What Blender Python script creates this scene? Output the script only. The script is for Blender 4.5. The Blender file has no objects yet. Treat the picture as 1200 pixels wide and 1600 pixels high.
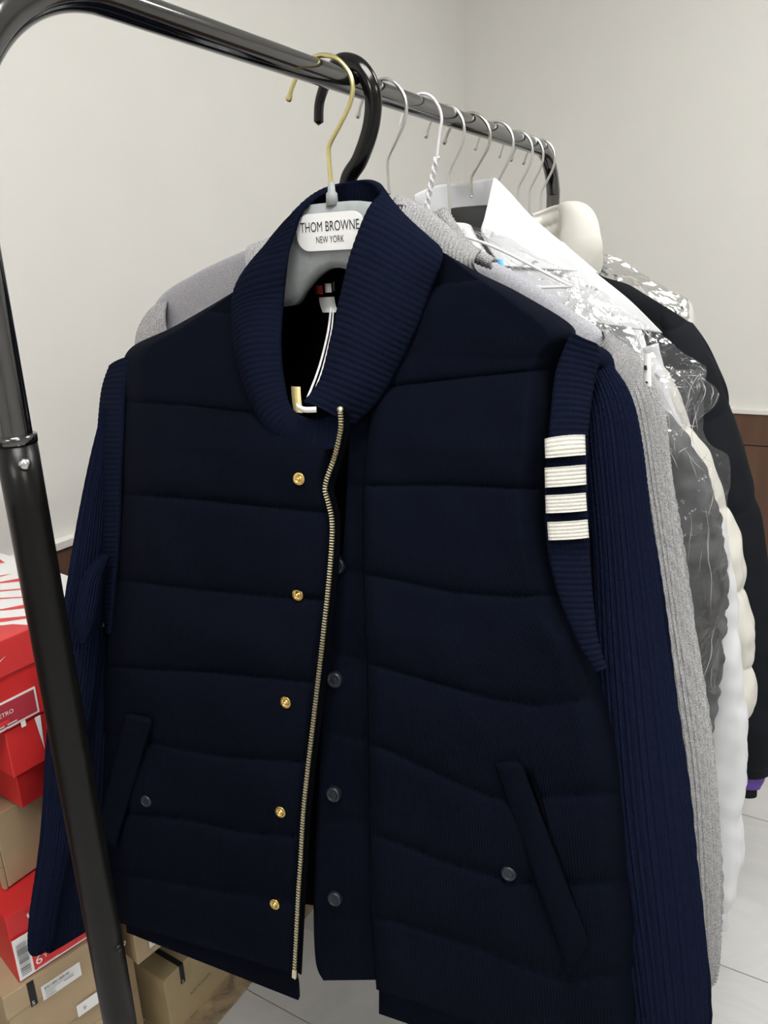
import bpy, math, random
import numpy as np
from mathutils import Matrix, Vector, noise as mnoise
random.seed(4); rng = np.random.default_rng(7)
scene = bpy.context.scene
# ------------------------------------------------------------------ camera
F, CX, CY = 1202.0, 600.0, 800.0
nad = np.array([740-CX, -(4665-CY), -F]); up = -nad/np.linalg.norm(nad)
vx = 1335-CX; vy = (F*up[2]-vx*up[0])/up[1]
yc = np.array([vx, vy, -F]); yc /= np.linalg.norm(yc)
RM = np.array([np.cross(yc, up), yc, up])          # camera axes -> world axes
CAM = np.array([0, 0, 1.35])
cam_d = bpy.data.cameras.new('camera'); cam = bpy.data.objects.new('camera', cam_d)
scene.collection.objects.link(cam); scene.camera = cam
cam_d.sensor_width = 36; cam_d.lens = F/1600*36; cam_d.clip_start = .01
m4 = Matrix.Identity(4)
for i in range(3):
    for j in range(3): m4[i][j] = RM[i, j]
    m4[i][3] = CAM[i]
cam.matrix_world = m4
# ------------------------------------------------------------------ world, exposure
w = bpy.data.worlds.new('world'); scene.world = w; w.use_nodes = True
w.node_tree.nodes['Background'].inputs[0].default_value = (.8, .82, .85, 1)
w.node_tree.nodes['Background'].inputs[1].default_value = .2
vs = scene.view_settings
vs.view_transform = 'Standard'; vs.look = 'None'; vs.gamma = 1; vs.use_curve_mapping = False; vs.exposure = 0.0
LAMP_POWER = 23.5
LAMPS = [(.0, .0), (.5, 1.6), (1.5, -.3), (.0, -1.7)]
# ------------------------------------------------------------------ helpers
def rays(px, py):
    px = np.asarray(px, float); py = np.asarray(py, float)
    c = np.stack([(px-CX)/F, -(py-CY)/F, -np.ones_like(px)], -1)
    return c @ RM.T
def atY(px, py, Y):
    d = rays(px, py); return CAM + d*(np.asarray(Y)/d[..., 1])[..., None]
def atX(px, py, X):
    d = rays(px, py); return CAM + d*(np.asarray(X)/d[..., 0])[..., None]
def atZ(px, py, Z):
    d = rays(px, py); return CAM + d*((np.asarray(Z)-CAM[2])/d[..., 2])[..., None]
def cat(pts, n, smooth=True):
    p = np.asarray(pts, float); k = len(p)
    t = np.linspace(0, k-1, n)
    if not smooth or k < 3:
        return np.stack([np.interp(t, np.arange(k), p[:, c]) for c in range(p.shape[1])], 1)
    i = np.clip(t.astype(int), 0, k-2); f = (t-i)[:, None]
    p0 = p[np.clip(i-1, 0, k-1)]; p1 = p[i]; p2 = p[i+1]; p3 = p[np.clip(i+2, 0, k-1)]
    return .5*(2*p1+(p2-p0)*f+(2*p0-5*p1+4*p2-p3)*f**2+(3*p1-p0-3*p2+p3)*f**3)
def wob(x, y, s=1, seed=0, n=7):
    r = np.random.default_rng(seed); o = 0
    for k in range(n):
        a = r.uniform(0, 6.28); fr = s*r.uniform(.5, 1.6); ph = r.uniform(0, 6.28)
        o = o+np.sin((x*math.cos(a)+y*math.sin(a))*fr+ph)
    return o/n**.5
def fbm(P, s, oct=4, seed=0.0):
    sh = P.shape[:-1]; Q = (P.reshape(-1, 3)*s+seed)
    return np.array([mnoise.fractal(Vector(q), 1.0, 2.0, oct) for q in Q]).reshape(sh)
COL = scene.collection
ROOT = {}
def tag(o, label=None, cat_=None, group=None, kind=None):
    if label: o['label'] = label
    if cat_: o['category'] = cat_
    if group: o['group'] = group
    if kind: o['kind'] = kind
    return o
def thing(name, label, cat_, loc, group=None):
    o = bpy.data.objects.new(name, None); COL.objects.link(o); o.location = [float(v) for v in loc]
    o.empty_display_size = .05
    ROOT[o] = np.array(loc, float); return tag(o, label, cat_, group)
def mesh(name, V, Fs, mat, parent=None, uv=None, smooth=True, mats=None, midx=None):
    V = np.asarray(V, float)
    base = ROOT[parent] if parent is not None else np.zeros(3)
    me = bpy.data.meshes.new(name); me.from_pydata((V-base).tolist(), [], [list(f) for f in Fs])
    if uv is not None:
        l = me.uv_layers.new(name='UVMap'); idx = np.empty(len(me.loops), int); me.loops.foreach_get('vertex_index', idx)
        l.data.foreach_set('uv', np.asarray(uv, float)[idx].ravel())
    if mats:
        for m in mats: me.materials.append(m)
        if midx is not None: me.polygons.foreach_set('material_index', np.asarray(midx, int))
    else: me.materials.append(mat)
    if smooth: me.polygons.foreach_set('use_smooth', np.ones(len(me.polygons), bool))
    me.update()
    o = bpy.data.objects.new(name, me); COL.objects.link(o)
    if parent is not None: o.parent = parent
    ROOT[o] = base
    return o
def gfaces(n, m, off=0, cu=False, flip=False):
    i, j = np.meshgrid(np.arange(n-1), np.arange(m if cu else m-1), indexing='ij'); j2 = (j+1) % m
    q = np.stack([i*m+j, i*m+j2, (i+1)*m+j2, (i+1)*m+j], -1).reshape(-1, 4)+off
    return q[:, ::-1] if flip else q
def normals(P, out=None):
    a = np.gradient(P, axis=0); b = np.gradient(P, axis=1); n = np.cross(a, b)
    n /= np.linalg.norm(n, axis=-1, keepdims=True)+1e-12
    if out is not None and np.mean(np.sum(n*(out-P), -1)) < 0: n = -n
    return n
def arcuv(P):
    du = np.linalg.norm(np.diff(P, axis=1), axis=-1).mean(0); dv = np.linalg.norm(np.diff(P, axis=0), axis=-1).mean(1)
    u = np.r_[0, np.cumsum(du)]; v = np.r_[0, np.cumsum(dv)]
    U, Vv = np.meshgrid(u, v); return np.stack([U, Vv], -1).reshape(-1, 2)
def solid(name, P, th, mat, parent, N=None, out=CAM, uv=None, mats=None, midx=None):
    """grid sheet with thickness: P is the outer face"""
    n, m = P.shape[:2]
    if N is None: N = normals(P, out)
    B = P-N*(th if np.isscalar(th) else th[..., None])
    V = np.r_[P.reshape(-1, 3), B.reshape(-1, 3)]
    k = n*m; f1 = gfaces(n, m); f2 = gfaces(n, m, k, flip=True)
    e = np.r_[np.arange(m), (np.arange(1, n)*m+m-1), ((n-1)*m+np.arange(m-2, -1, -1)), (np.arange(n-2, 0, -1)*m)]
    e2 = np.roll(e, -1); side = np.stack([e2, e, e+k, e2+k], -1)
    fs = np.r_[f1, f2, side]
    # keep faces pointing outwards
    a, b, c = P[0, 0], P[0, min(1, m-1)], P[1, 0]
    gn = np.cross(P[:-1, 1:]-P[:-1, :-1], P[1:, :-1]-P[:-1, :-1])
    if np.sum(gn*N[:-1, :-1]) < 0: fs = fs[:, ::-1]
    u = arcuv(P) if uv is None else uv
    mi = None
    if midx is not None: mi = np.r_[midx.ravel(), midx.ravel(), np.zeros(len(side), int)]
    return mesh(name, V, fs, mat, parent, np.r_[u, u], mats=mats, midx=mi)
def pill(name, L, R, Y, th, mat, parent, nv=70, nu=60, fn=None, back=1.0, mats=None, yfn=None, p=.5):
    """closed cushion shape: outline rows L..R in the picture at distance Y, real thickness th"""
    L = cat(L, nv); R = cat(R, nv); u = np.linspace(0, 1, nu)[None, :, None]
    G = L[:, None]*(1-u)+R[:, None]*u
    Yg = np.full(G.shape[:2], Y, float) if np.isscalar(Y) else Y(G[..., 0], G[..., 1])
    P = atY(G[..., 0], G[..., 1], Yg)
    uu = np.linspace(0, 1, nu)[None]; vv = np.linspace(0, 1, nv)[:, None]
    pr = np.clip(1-(2*uu-1)**2, 0, 1)**p*np.clip(np.minimum(vv/.08, 1), .15, 1)**.5*np.clip(np.minimum((1-vv)/.04, 1), .5, 1)
    t = th*pr
    d = fn(G, P) if fn else 0
    A = P.copy(); A[..., 1] -= t+d*np.clip(pr*3, 0, 1); B = P.copy(); B[..., 1] += t*back
    k = nv*nu; V = np.r_[A.reshape(-1, 3), B.reshape(-1, 3)]
    fs = [gfaces(nv, nu, flip=True), gfaces(nv, nu, k)]
    e = np.r_[np.arange(nu), (np.arange(1, nv)*nu+nu-1), ((nv-1)*nu+np.arange(nu-2, -1, -1)), (np.arange(nv-2, 0, -1)*nu)]
    e2 = np.roll(e, -1); fs.append(np.stack([e, e2, e2+k, e+k], -1))
    uv = arcuv(P)
    return mesh(name, V, np.concatenate(fs), mat, parent, np.r_[uv, uv], mats=mats)
def sweep(name, path, ra, rb, mat, parent, n=80, k=96, fn=None, caps=True, flat=(0, 1, 0), uvs=1.0, raw=False, close=.0):
    """tube through 3-D points with half widths ra (across) and rb (along flat)"""
    C = cat(path, n); ra = cat(np.asarray(ra, float)[:, None], n)[:, 0]; rb = cat(np.asarray(rb, float)[:, None], n)[:, 0]
    T = np.gradient(C, axis=0); T /= np.linalg.norm(T, axis=1, keepdims=True)
    fl = np.asarray(flat, float); S = np.cross(T, fl); S /= np.linalg.norm(S, axis=1, keepdims=True); W = np.cross(S, T)
    a = np.linspace(0, 2*math.pi, k, endpoint=False)
    ca, sa = np.cos(a)[None, :, None], np.sin(a)[None, :, None]
    D = S[:, None]*ca*ra[:, None, None]+W[:, None]*sa*rb[:, None, None]
    N = S[:, None]*ca/ra[:, None, None]+W[:, None]*sa/rb[:, None, None]; N /= np.linalg.norm(N, axis=-1, keepdims=True)
    P = C[:, None]+D
    s = np.r_[0, np.cumsum(np.linalg.norm(np.diff(C, axis=0), axis=1))]
    if fn is not None: P = P+N*fn(a[None, :]+0*s[:, None], s[:, None]+0*a[None, :], P)[..., None]
    fs = [list(q) for q in gfaces(n, k, cu=True)]
    V = P.reshape(-1, 3)
    if caps:
        V = np.r_[V, C[:1]-T[:1]*close, C[-1:]+T[-1:]*close]
        z = n*k
        fs += [[z, (j+1) % k, j] for j in range(k)]+[[z+1, (n-1)*k+j, (n-1)*k+(j+1) % k] for j in range(k)]
    U, Vv = np.meshgrid(a*ra.mean(), s); uv = np.stack([U, Vv], -1).reshape(-1, 2)
    if caps: uv = np.r_[uv, uv[:1], uv[-1:]]
    if raw: return V, fs, uv
    return mesh(name, V, fs, mat, parent, uv)
def rod(name, path, r, mat, parent, n=60, k=14, smooth=True, flat=(0, 1, .001)):
    return sweep(name, path, [r]*len(path), [r]*len(path), mat, parent, n, k, flat=flat)
def boxv(lo, hi, ax=None, org=(0, 0, 0)):
    lo, hi = np.array(lo, float), np.array(hi, float)
    c = np.array([[(lo, hi)[(i >> b) & 1][b] for b in range(3)] for i in range(8)])
    if ax is not None: c = c @ np.array(ax)
    f = [[0, 2, 3, 1], [4, 5, 7, 6], [0, 1, 5, 4], [2, 6, 7, 3], [0, 4, 6, 2], [1, 3, 7, 5]]
    if ax is not None and np.linalg.det(np.array(ax)) < 0: f = [q[::-1] for q in f]
    return c+np.array(org), f
def box(name, lo, hi, mat, parent=None, ax=None, org=(0, 0, 0), bev=0.0):
    V, f = boxv(lo, hi, ax, org); o = mesh(name, V, f, mat, parent, smooth=False)
    if bev:
        b = o.modifiers.new('bevel', 'BEVEL'); b.width = bev; b.segments = 2
    return o
def lathe(name, prof, c, axis, mat, parent, k=28):
    """profile of (radius, height) about axis through c"""
    ax = np.array(axis, float); ax /= np.linalg.norm(ax)
    s = np.cross(ax, [0, 0, 1.0] if abs(ax[2]) < .95 else [0, 1.0, 0]); s /= np.linalg.norm(s); t = np.cross(ax, s)
    a = np.linspace(0, 2*math.pi, k, endpoint=False)
    V = [np.array(c)+ax*h+r*(s*math.cos(x)+t*math.sin(x)) for r, h in prof for x in a]
    return mesh(name, V, gfaces(len(prof), k, cu=True, flip=True), mat, parent)
def text(name, s, size, org, ux, uz, mat, parent, align='LEFT', squeeze=1.0, lift=0.0004):
    cu = bpy.data.curves.new(name, 'FONT'); cu.body = s; cu.size = size; cu.align_x = align; cu.fill_mode = 'FRONT'
    cu.resolution_u = 3
    ob = bpy.data.objects.new('tmp', cu); COL.objects.link(ob)
    dg = bpy.context.evaluated_depsgraph_get()
    me0 = bpy.data.meshes.new_from_object(ob.evaluated_get(dg))
    V = np.array([v.co for v in me0.vertices]); fs = [list(p.vertices) for p in me0.polygons]
    bpy.data.objects.remove(ob); bpy.data.curves.remove(cu); bpy.data.meshes.remove(me0)
    ux = np.array(ux, float); uz = np.array(uz, float); nn = np.cross(ux, uz)
    W = np.array(org)+V[:, :1]*squeeze*ux+V[:, 1:2]*uz+nn*lift
    return mesh(name, W, fs, mat, parent, smooth=False)
# ------------------------------------------------------------------ materials
MATS = {}
def nodes(name):
    m = bpy.data.materials.new(name); m.use_nodes = True; nt = m.node_tree
    return m, nt, nt.nodes['Principled BSDF']
def lk(nt, a, b): nt.links.new(a, b)
def plain(name, col, rough=.5, metal=0.0, var=.0, vscale=40, bump=0, bscale=200, coat=0, spec=.5, sheen=0, trans=0, ior=1.45):
    m, nt, b = nodes(name); b.inputs['Base Color'].default_value = (*col, 1); b.inputs['Roughness'].default_value = rough
    b.inputs['Metallic'].default_value = metal; b.inputs['Specular IOR Level'].default_value = spec
    b.inputs['Coat Weight'].default_value = coat; b.inputs['Sheen Weight'].default_value = sheen
    b.inputs['Transmission Weight'].default_value = trans; b.inputs['IOR'].default_value = ior; b.inputs['Coat IOR'].default_value = max(1.5, ior*.8)
    tc = nt.nodes.new('ShaderNodeTexCoord')
    if var:
        n = nt.nodes.new('ShaderNodeTexNoise'); n.inputs['Scale'].default_value = vscale; n.inputs['Detail'].default_value = 5
        lk(nt, tc.outputs['Object'], n.inputs['Vector'])
        r = nt.nodes.new('ShaderNodeValToRGB'); c = np.array(col)
        r.color_ramp.elements[0].position = .3; r.color_ramp.elements[1].position = .7
        r.color_ramp.elements[0].color = (*(c*(1-var)), 1); r.color_ramp.elements[1].color = (*np.minimum(c*(1+var), 1), 1)
        lk(nt, n.outputs['Fac'], r.inputs['Fac']); lk(nt, r.outputs['Color'], b.inputs['Base Color'])
    if bump:
        n = nt.nodes.new('ShaderNodeTexNoise'); n.inputs['Scale'].default_value = bscale; n.inputs['Detail'].default_value = 4
        lk(nt, tc.outputs['Object'], n.inputs['Vector'])
        bp = nt.nodes.new('ShaderNodeBump'); bp.inputs['Strength'].default_value = bump; bp.inputs['Distance'].default_value = .002
        lk(nt, n.outputs['Fac'], bp.inputs['Height']); lk(nt, bp.outputs['Normal'], b.inputs['Normal'])
    MATS[name] = m; return m
def knit(name, col, pitch=.0024, melange=0.0, strength=.5, rough=.92, axis='X', row=.0018, sheen=.12, dist=.0012, mscale=900, spec=.1):
    """knitted cloth: wale bands and courses as fine relief, yarn speckle as colour"""
    m, nt, b = nodes(name); c = np.array(col)
    b.inputs['Roughness'].default_value = rough; b.inputs['Specular IOR Level'].default_value = spec
    b.inputs['Sheen Weight'].default_value = sheen; b.inputs['Sheen Roughness'].default_value = .5
    b.inputs['Sheen Tint'].default_value = (*np.clip(c*6+.05, 0, 1), 1)
    tc = nt.nodes.new('ShaderNodeTexCoord')
    w1 = nt.nodes.new('ShaderNodeTexWave'); w1.wave_type = 'BANDS'; w1.bands_direction = axis
    w1.inputs['Scale'].default_value = 1/pitch/20*6.2832; w1.inputs['Distortion'].default_value = .4; w1.inputs['Detail'].default_value = 1
    w1.inputs['Detail Scale'].default_value = 3
    lk(nt, tc.outputs['UV'], w1.inputs['Vector'])
    w2 = nt.nodes.new('ShaderNodeTexWave'); w2.wave_type = 'BANDS'; w2.bands_direction = 'Y' if axis == 'X' else 'X'
    w2.inputs['Scale'].default_value = 1/row/20*6.2832; w2.inputs['Distortion'].default_value = 1.0
    lk(nt, tc.outputs['UV'], w2.inputs['Vector'])
    mul = nt.nodes.new('ShaderNodeMath'); mul.operation = 'MULTIPLY_ADD'; mul.inputs[1].default_value = .35
    lk(nt, w2.outputs['Fac'], mul.inputs[0]); lk(nt, w1.outputs['Fac'], mul.inputs[2])
    n = nt.nodes.new('ShaderNodeTexNoise'); n.inputs['Scale'].default_value = mscale; n.inputs['Detail'].default_value = 3
    lk(nt, tc.outputs['Object'], n.inputs['Vector'])
    ad = nt.nodes.new('ShaderNodeMath'); ad.operation = 'MULTIPLY_ADD'; ad.inputs[1].default_value = .8
    lk(nt, n.outputs['Fac'], ad.inputs[0]); lk(nt, mul.outputs[0], ad.inputs[2])
    bp = nt.nodes.new('ShaderNodeBump'); bp.inputs['Strength'].default_value = strength; bp.inputs['Distance'].default_value = dist
    lk(nt, ad.outputs[0], bp.inputs['Height']); lk(nt, bp.outputs['Normal'], b.inputs['Normal'])
    r = nt.nodes.new('ShaderNodeValToRGB'); v = max(melange, .12)
    r.color_ramp.elements[0].position = .32; r.color_ramp.elements[1].position = .68
    r.color_ramp.elements[0].color = (*(c*(1-v)), 1); r.color_ramp.elements[1].color = (*np.minimum(c*(1+v), 1), 1)
    lk(nt, n.outputs['Fac'], r.inputs['Fac']); lk(nt, r.outputs['Color'], b.inputs['Base Color'])
    MATS[name] = m; return m
def film(name, haze=.12, tint=(.6, .61, .63), sc=60, st=.6):
    """clear wrapping film: mostly see-through, mirror glints by fresnel, a little milky"""
    m, nt, b = nodes(name); nt.nodes.remove(b); out = nt.nodes['Material Output']
    tr = nt.nodes.new('ShaderNodeBsdfTransparent'); tr.inputs[0].default_value = (.93, .93, .935, 1)
    gl = nt.nodes.new('ShaderNodeBsdfGlossy'); gl.inputs['Roughness'].default_value = .1; gl.inputs['Color'].default_value = (1, 1, 1, 1)
    df = nt.nodes.new('ShaderNodeBsdfDiffuse'); df.inputs[0].default_value = (*tint, 1)
    tl = nt.nodes.new('ShaderNodeBsdfTranslucent'); tl.inputs[0].default_value = (*tint, 1)
    fr = nt.nodes.new('ShaderNodeFresnel'); fr.inputs[0].default_value = 1.3
    tc = nt.nodes.new('ShaderNodeTexCoord')
    v = nt.nodes.new('ShaderNodeTexVoronoi'); v.feature = 'DISTANCE_TO_EDGE'; v.inputs['Scale'].default_value = sc
    n = nt.nodes.new('ShaderNodeTexNoise'); n.inputs['Scale'].default_value = sc*.5; n.inputs['Detail'].default_value = 4
    mp = nt.nodes.new('ShaderNodeVectorMath'); mp.operation = 'MULTIPLY_ADD'; mp.inputs[1].default_value = (.03, .03, .03)
    lk(nt, tc.outputs['Object'], n.inputs['Vector']); lk(nt, n.outputs['Color'], mp.inputs[0]); lk(nt, tc.outputs['Object'], mp.inputs[2])
    lk(nt, mp.outputs[0], v.inputs['Vector'])
    ad = nt.nodes.new('ShaderNodeMath'); ad.operation = 'MULTIPLY_ADD'; ad.inputs[1].default_value = 1.2
    lk(nt, n.outputs['Fac'], ad.inputs[0]); lk(nt, v.outputs['Distance'], ad.inputs[2])
    bp = nt.nodes.new('ShaderNodeBump'); bp.inputs['Strength'].default_value = st; bp.inputs['Distance'].default_value = .01
    lk(nt, ad.outputs[0], bp.inputs['Height'])
    for s in (gl, fr, df): lk(nt, bp.outputs['Normal'], s.inputs['Normal'])
    m1 = nt.nodes.new('ShaderNodeMixShader'); m1.inputs[0].default_value = .5; lk(nt, df.outputs[0], m1.inputs[1]); lk(nt, tl.outputs[0], m1.inputs[2])
    m2 = nt.nodes.new('ShaderNodeMixShader'); m2.inputs[0].default_value = haze; lk(nt, tr.outputs[0], m2.inputs[1]); lk(nt, m1.outputs[0], m2.inputs[2])
    m3 = nt.nodes.new('ShaderNodeMixShader'); lk(nt, fr.outputs[0], m3.inputs[0]); lk(nt, m2.outputs[0], m3.inputs[1]); lk(nt, gl.outputs[0], m3.inputs[2])
    lk(nt, m3.outputs[0], out.inputs[0]); MATS[name] = m; return m
def marble(name, c1, c2, scale=3.0, rough=.3):
    m, nt, b = nodes(name); b.inputs['Roughness'].default_value = rough
    tc = nt.nodes.new('ShaderNodeTexCoord'); n = nt.nodes.new('ShaderNodeTexNoise'); n.inputs['Scale'].default_value = scale
    n.inputs['Detail'].default_value = 9; n.inputs['Distortion'].default_value = 1.6; n.inputs['Roughness'].default_value = .65
    lk(nt, tc.outputs['Object'], n.inputs['Vector'])
    r = nt.nodes.new('ShaderNodeValToRGB'); r.color_ramp.elements[0].position = .34; r.color_ramp.elements[1].position = .62
    r.color_ramp.elements[0].color = (*c1, 1); r.color_ramp.elements[1].color = (*c2, 1)
    lk(nt, n.outputs['Fac'], r.inputs['Fac']); lk(nt, r.outputs['Color'], b.inputs['Base Color']); return m
def wood(name, c1, c2):
    m, nt, b = nodes(name); b.inputs['Roughness'].default_value = .45
    tc = nt.nodes.new('ShaderNodeTexCoord'); mp = nt.nodes.new('ShaderNodeMapping'); mp.inputs['Scale'].default_value = (14, 14, 1.2)
    n = nt.nodes.new('ShaderNodeTexNoise'); n.inputs['Scale'].default_value = 3; n.inputs['Detail'].default_value = 6
    lk(nt, tc.outputs['Object'], mp.inputs[0]); lk(nt, mp.outputs[0], n.inputs['Vector'])
    r = nt.nodes.new('ShaderNodeValToRGB'); r.color_ramp.elements[0].position = .3; r.color_ramp.elements[1].position = .7
    r.color_ramp.elements[0].color = (*c1, 1); r.color_ramp.elements[1].color = (*c2, 1)
    lk(nt, n.outputs['Fac'], r.inputs['Fac']); lk(nt, r.outputs['Color'], b.inputs['Base Color']); return m
M_wall = plain('wall paint', (.70, .692, .662), .75, var=.012, vscale=6, bump=.05, bscale=300)
M_ceil = plain('ceiling paint', (.86, .855, .84), .8)
M_cap = plain('white moulding', (.74, .72, .68), .4)
M_wood = wood('brown panelling', (.088, .043, .026), (.125, .062, .038))
M_tile = marble('grey floor tile', (.49, .492, .492), (.615, .615, .612), 2.2)
M_grout = plain('dark grout', (.16, .16, .155), .9)
M_black = plain('black lacquer steel', (.004, .0045, .005), .12, coat=.3, bump=.02, bscale=400, ior=1.95)
M_post = plain('black satin steel', (.004, .004, .0038), .3, bump=.04, bscale=300, spec=.28)
M_plug = plain('steel pin', (.6, .6, .6), .25, metal=1)
M_navy = knit('navy quilted knit', (.0033, .0047, .0102), .0022, .2, .45, sheen=.0, spec=.03)
M_navyrib = knit('navy rib knit', (.0050, .0074, .0185), .0016, .25, .35, sheen=.0, spec=.03)
M_navysl = knit('navy cable knit', (.0062, .0092, .0250), .003, .3, .6, sheen=.0, spec=.03)
M_inner = knit('dark lining and gap shade', (.0014, .0017, .0028), .003, .1, .2, sheen=0, spec=.02)
M_white = knit('ivory rib knit', (.62, .61, .56), .003, .06, .08, sheen=0)
M_grey = knit('grey melange rib', (.36, .36, .365), .0025, .45, .5, mscale=700, sheen=0)
M_lilac = knit('pale grey melange', (.40, .40, .435), .0022, .3, .6, mscale=800, sheen=0)
M_gold = plain('gold metal', (.83, .60, .22), .22, metal=1)
M_brass = plain('pale brass wire', (.70, .62, .30), .28, metal=1, var=.1)
M_silver = plain('silver wire', (.62, .62, .61), .28, metal=1)
M_nickel = plain('nickel wire', (.50, .48, .44), .22, metal=1)
M_whitewire = plain('white coated wire', (.72, .70, .74), .35)
M_zip = plain('brass zip teeth', (.86, .78, .52), .3, metal=.8)
M_snap = plain('navy enamel snap', (.010, .012, .020), .4, spec=.6)
M_bplastic = plain('black hanger plastic', (.003, .003, .0035), .14, spec=.4)
M_mplastic = plain('dark grey hanger plastic', (.025, .026, .027), .5)
M_gplastic = plain('frosted grey plastic', (.30, .32, .325), .4, var=.12, vscale=60)
M_wplastic = plain('white plastic', (.75, .75, .74), .35)
M_paper = plain('white paper', (.80, .80, .80), .6)
M_ink = plain('black ink', (.012, .012, .014), .6)
M_red = plain('red card', (.60, .027, .028), .45, var=.04, vscale=20)
M_redlid = plain('red lid card', (.66, .045, .045), .4, var=.04, vscale=20)
M_reddark = plain('red label print', (.42, .035, .055), .45)
M_kraft = plain('kraft card', (.42, .315, .195), .7, var=.06, vscale=14, bump=.05, bscale=500)
M_kraft2 = plain('tan kraft card', (.43, .34, .20), .7, var=.06, vscale=14, bump=.05, bscale=500)
M_bwhite = plain('barcode ink', (.22, .22, .23), .6)
M_shirt = plain('white crisp nylon', (.62, .63, .655), .55, bump=.25, bscale=30, sheen=.1)
M_puffw = plain('cream quilted nylon', (.60, .585, .535), .5, bump=.3, bscale=45)
M_puffb = plain('black matte nylon', (.0075, .009, .012), .7, spec=.12, bump=.3, bscale=40)
M_dgrey = plain('charcoal nylon', (.085, .09, .095), .5, bump=.4, bscale=70)
M_purple = plain('purple nylon', (.085, .035, .25), .5)
M_blue = plain('light blue tag', (.13, .45, .80), .5)
M_tagred = plain('red grosgrain', (.30, .012, .012), .8)
M_taggold = plain('gold card', (.55, .47, .22), .35, metal=.4)
M_film = film('clear wrapping film', .10, st=.12)
M_film2 = film('thin loose film', .06, sc=30, st=.1)
M_crease = plain('film crease glint', (.72, .73, .75), .18, spec=.8, trans=.35)  # pale colour carries the bright glints along the film folds
M_rug = marble('stone pattern mat', (.06, .05, .04), (.45, .34, .21), 9, .6)
def lampmat():
    m, nt, b = nodes('lamp diffuser'); b.inputs['Emission Color'].default_value = (1, .988, .96, 1); b.inputs['Emission Strength'].default_value = LAMP_POWER
    return m
M_lamp = lampmat()
# ------------------------------------------------------------------ the room
WX, WY, EX, SY, HC = -1.265, 2.78, 2.6, -2.6, 2.75
DADO = .868
def struct(o): o['kind'] = 'structure'; return o
fl = struct(box('floor', (WX-.1, SY-.1, -.06), (EX+.1, WY+.1, -.012), M_grout))
tv, tf = boxv((0, 0, -.02), (.9975, .4975, 0)); tme = bpy.data.meshes.new('tile'); tme.from_pydata(tv.tolist(), [], tf); tme.materials.append(M_tile)
for i in range(-2, 3):
    for j in range(-5, 6):
        x, y = -.2+1.0*i, .36+.5*j
        o = bpy.data.objects.new('tile', tme); COL.objects.link(o); o.parent = fl; o.location = (x, y, 0)
struct(box('ceiling', (WX-.1, SY-.1, HC), (EX+.1, WY+.1, HC+.08), M_ceil))
wl = struct(box('wall_left', (WX-.1, SY-.1, -.06), (WX, WY+.1, HC), M_wall))
wb = struct(box('wall_back', (WX, WY, -.06), (EX, WY+.1, HC), M_wall))
struct(box('wall_right', (EX, SY-.1, -.06), (EX+.1, WY+.1, HC), M_wall))
struct(box('wall_front', (WX, SY-.1, -.06), (EX, SY, HC), M_wall))
def dado(name, n0, n1, wallx=True):
    t = struct(thing(name, None, None, (WX, (n0+n1)/2, 0) if wallx else ((n0+n1)/2, WY, 0)))
    def bx(nm, a, b, d0, d1, z0, z1, m):
        if wallx: return box(nm, (WX+d0, a, z0), (WX+d1, b, z1), m, t, bev=.0015)
        return box(nm, (a, WY-d1, z0), (b, WY-d0, z1), m, t, bev=.0015)
    bx('backing', n0, n1, 0, .008, 0, DADO-.002, M_wood)
    bx('cap_moulding', n0, n1, 0, .024, DADO-.002, DADO+.014, M_cap)
    bx('top_rail', n0, n1, .008, .018, DADO-.105, DADO-.0022, M_wood)
    a = n0
    while a < n1-.01:
        b = min(a+.62, n1); bx('panel', a+.006, b-.006, .008, .014, .1, DADO-.109, M_wood); a = b
    bx('skirting', n0, n1, .008, .022, 0, .096, M_wood)
dado('trim_1', SY, WY-.025)
dado('trim_2', WX+.025, EX, False)
for i, (x, y) in enumerate(LAMPS):
    t = thing('ceiling_light', ['square ceiling light panel above the clothes rack', 'square ceiling light panel above the far right of the room', 'square ceiling light panel behind the photographer on the left', 'square ceiling light panel behind the photographer on the right'][i], 'ceiling light', (x, y, HC), 'ceiling light panels')
    box('frame', (x-.33, y-.33, HC-.022), (x+.33, y+.33, HC-.001), M_cap, t)
    box('diffuser', (x-.3, y-.3, HC-.026), (x+.3, y+.3, HC-.0222), M_lamp, t)
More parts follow.
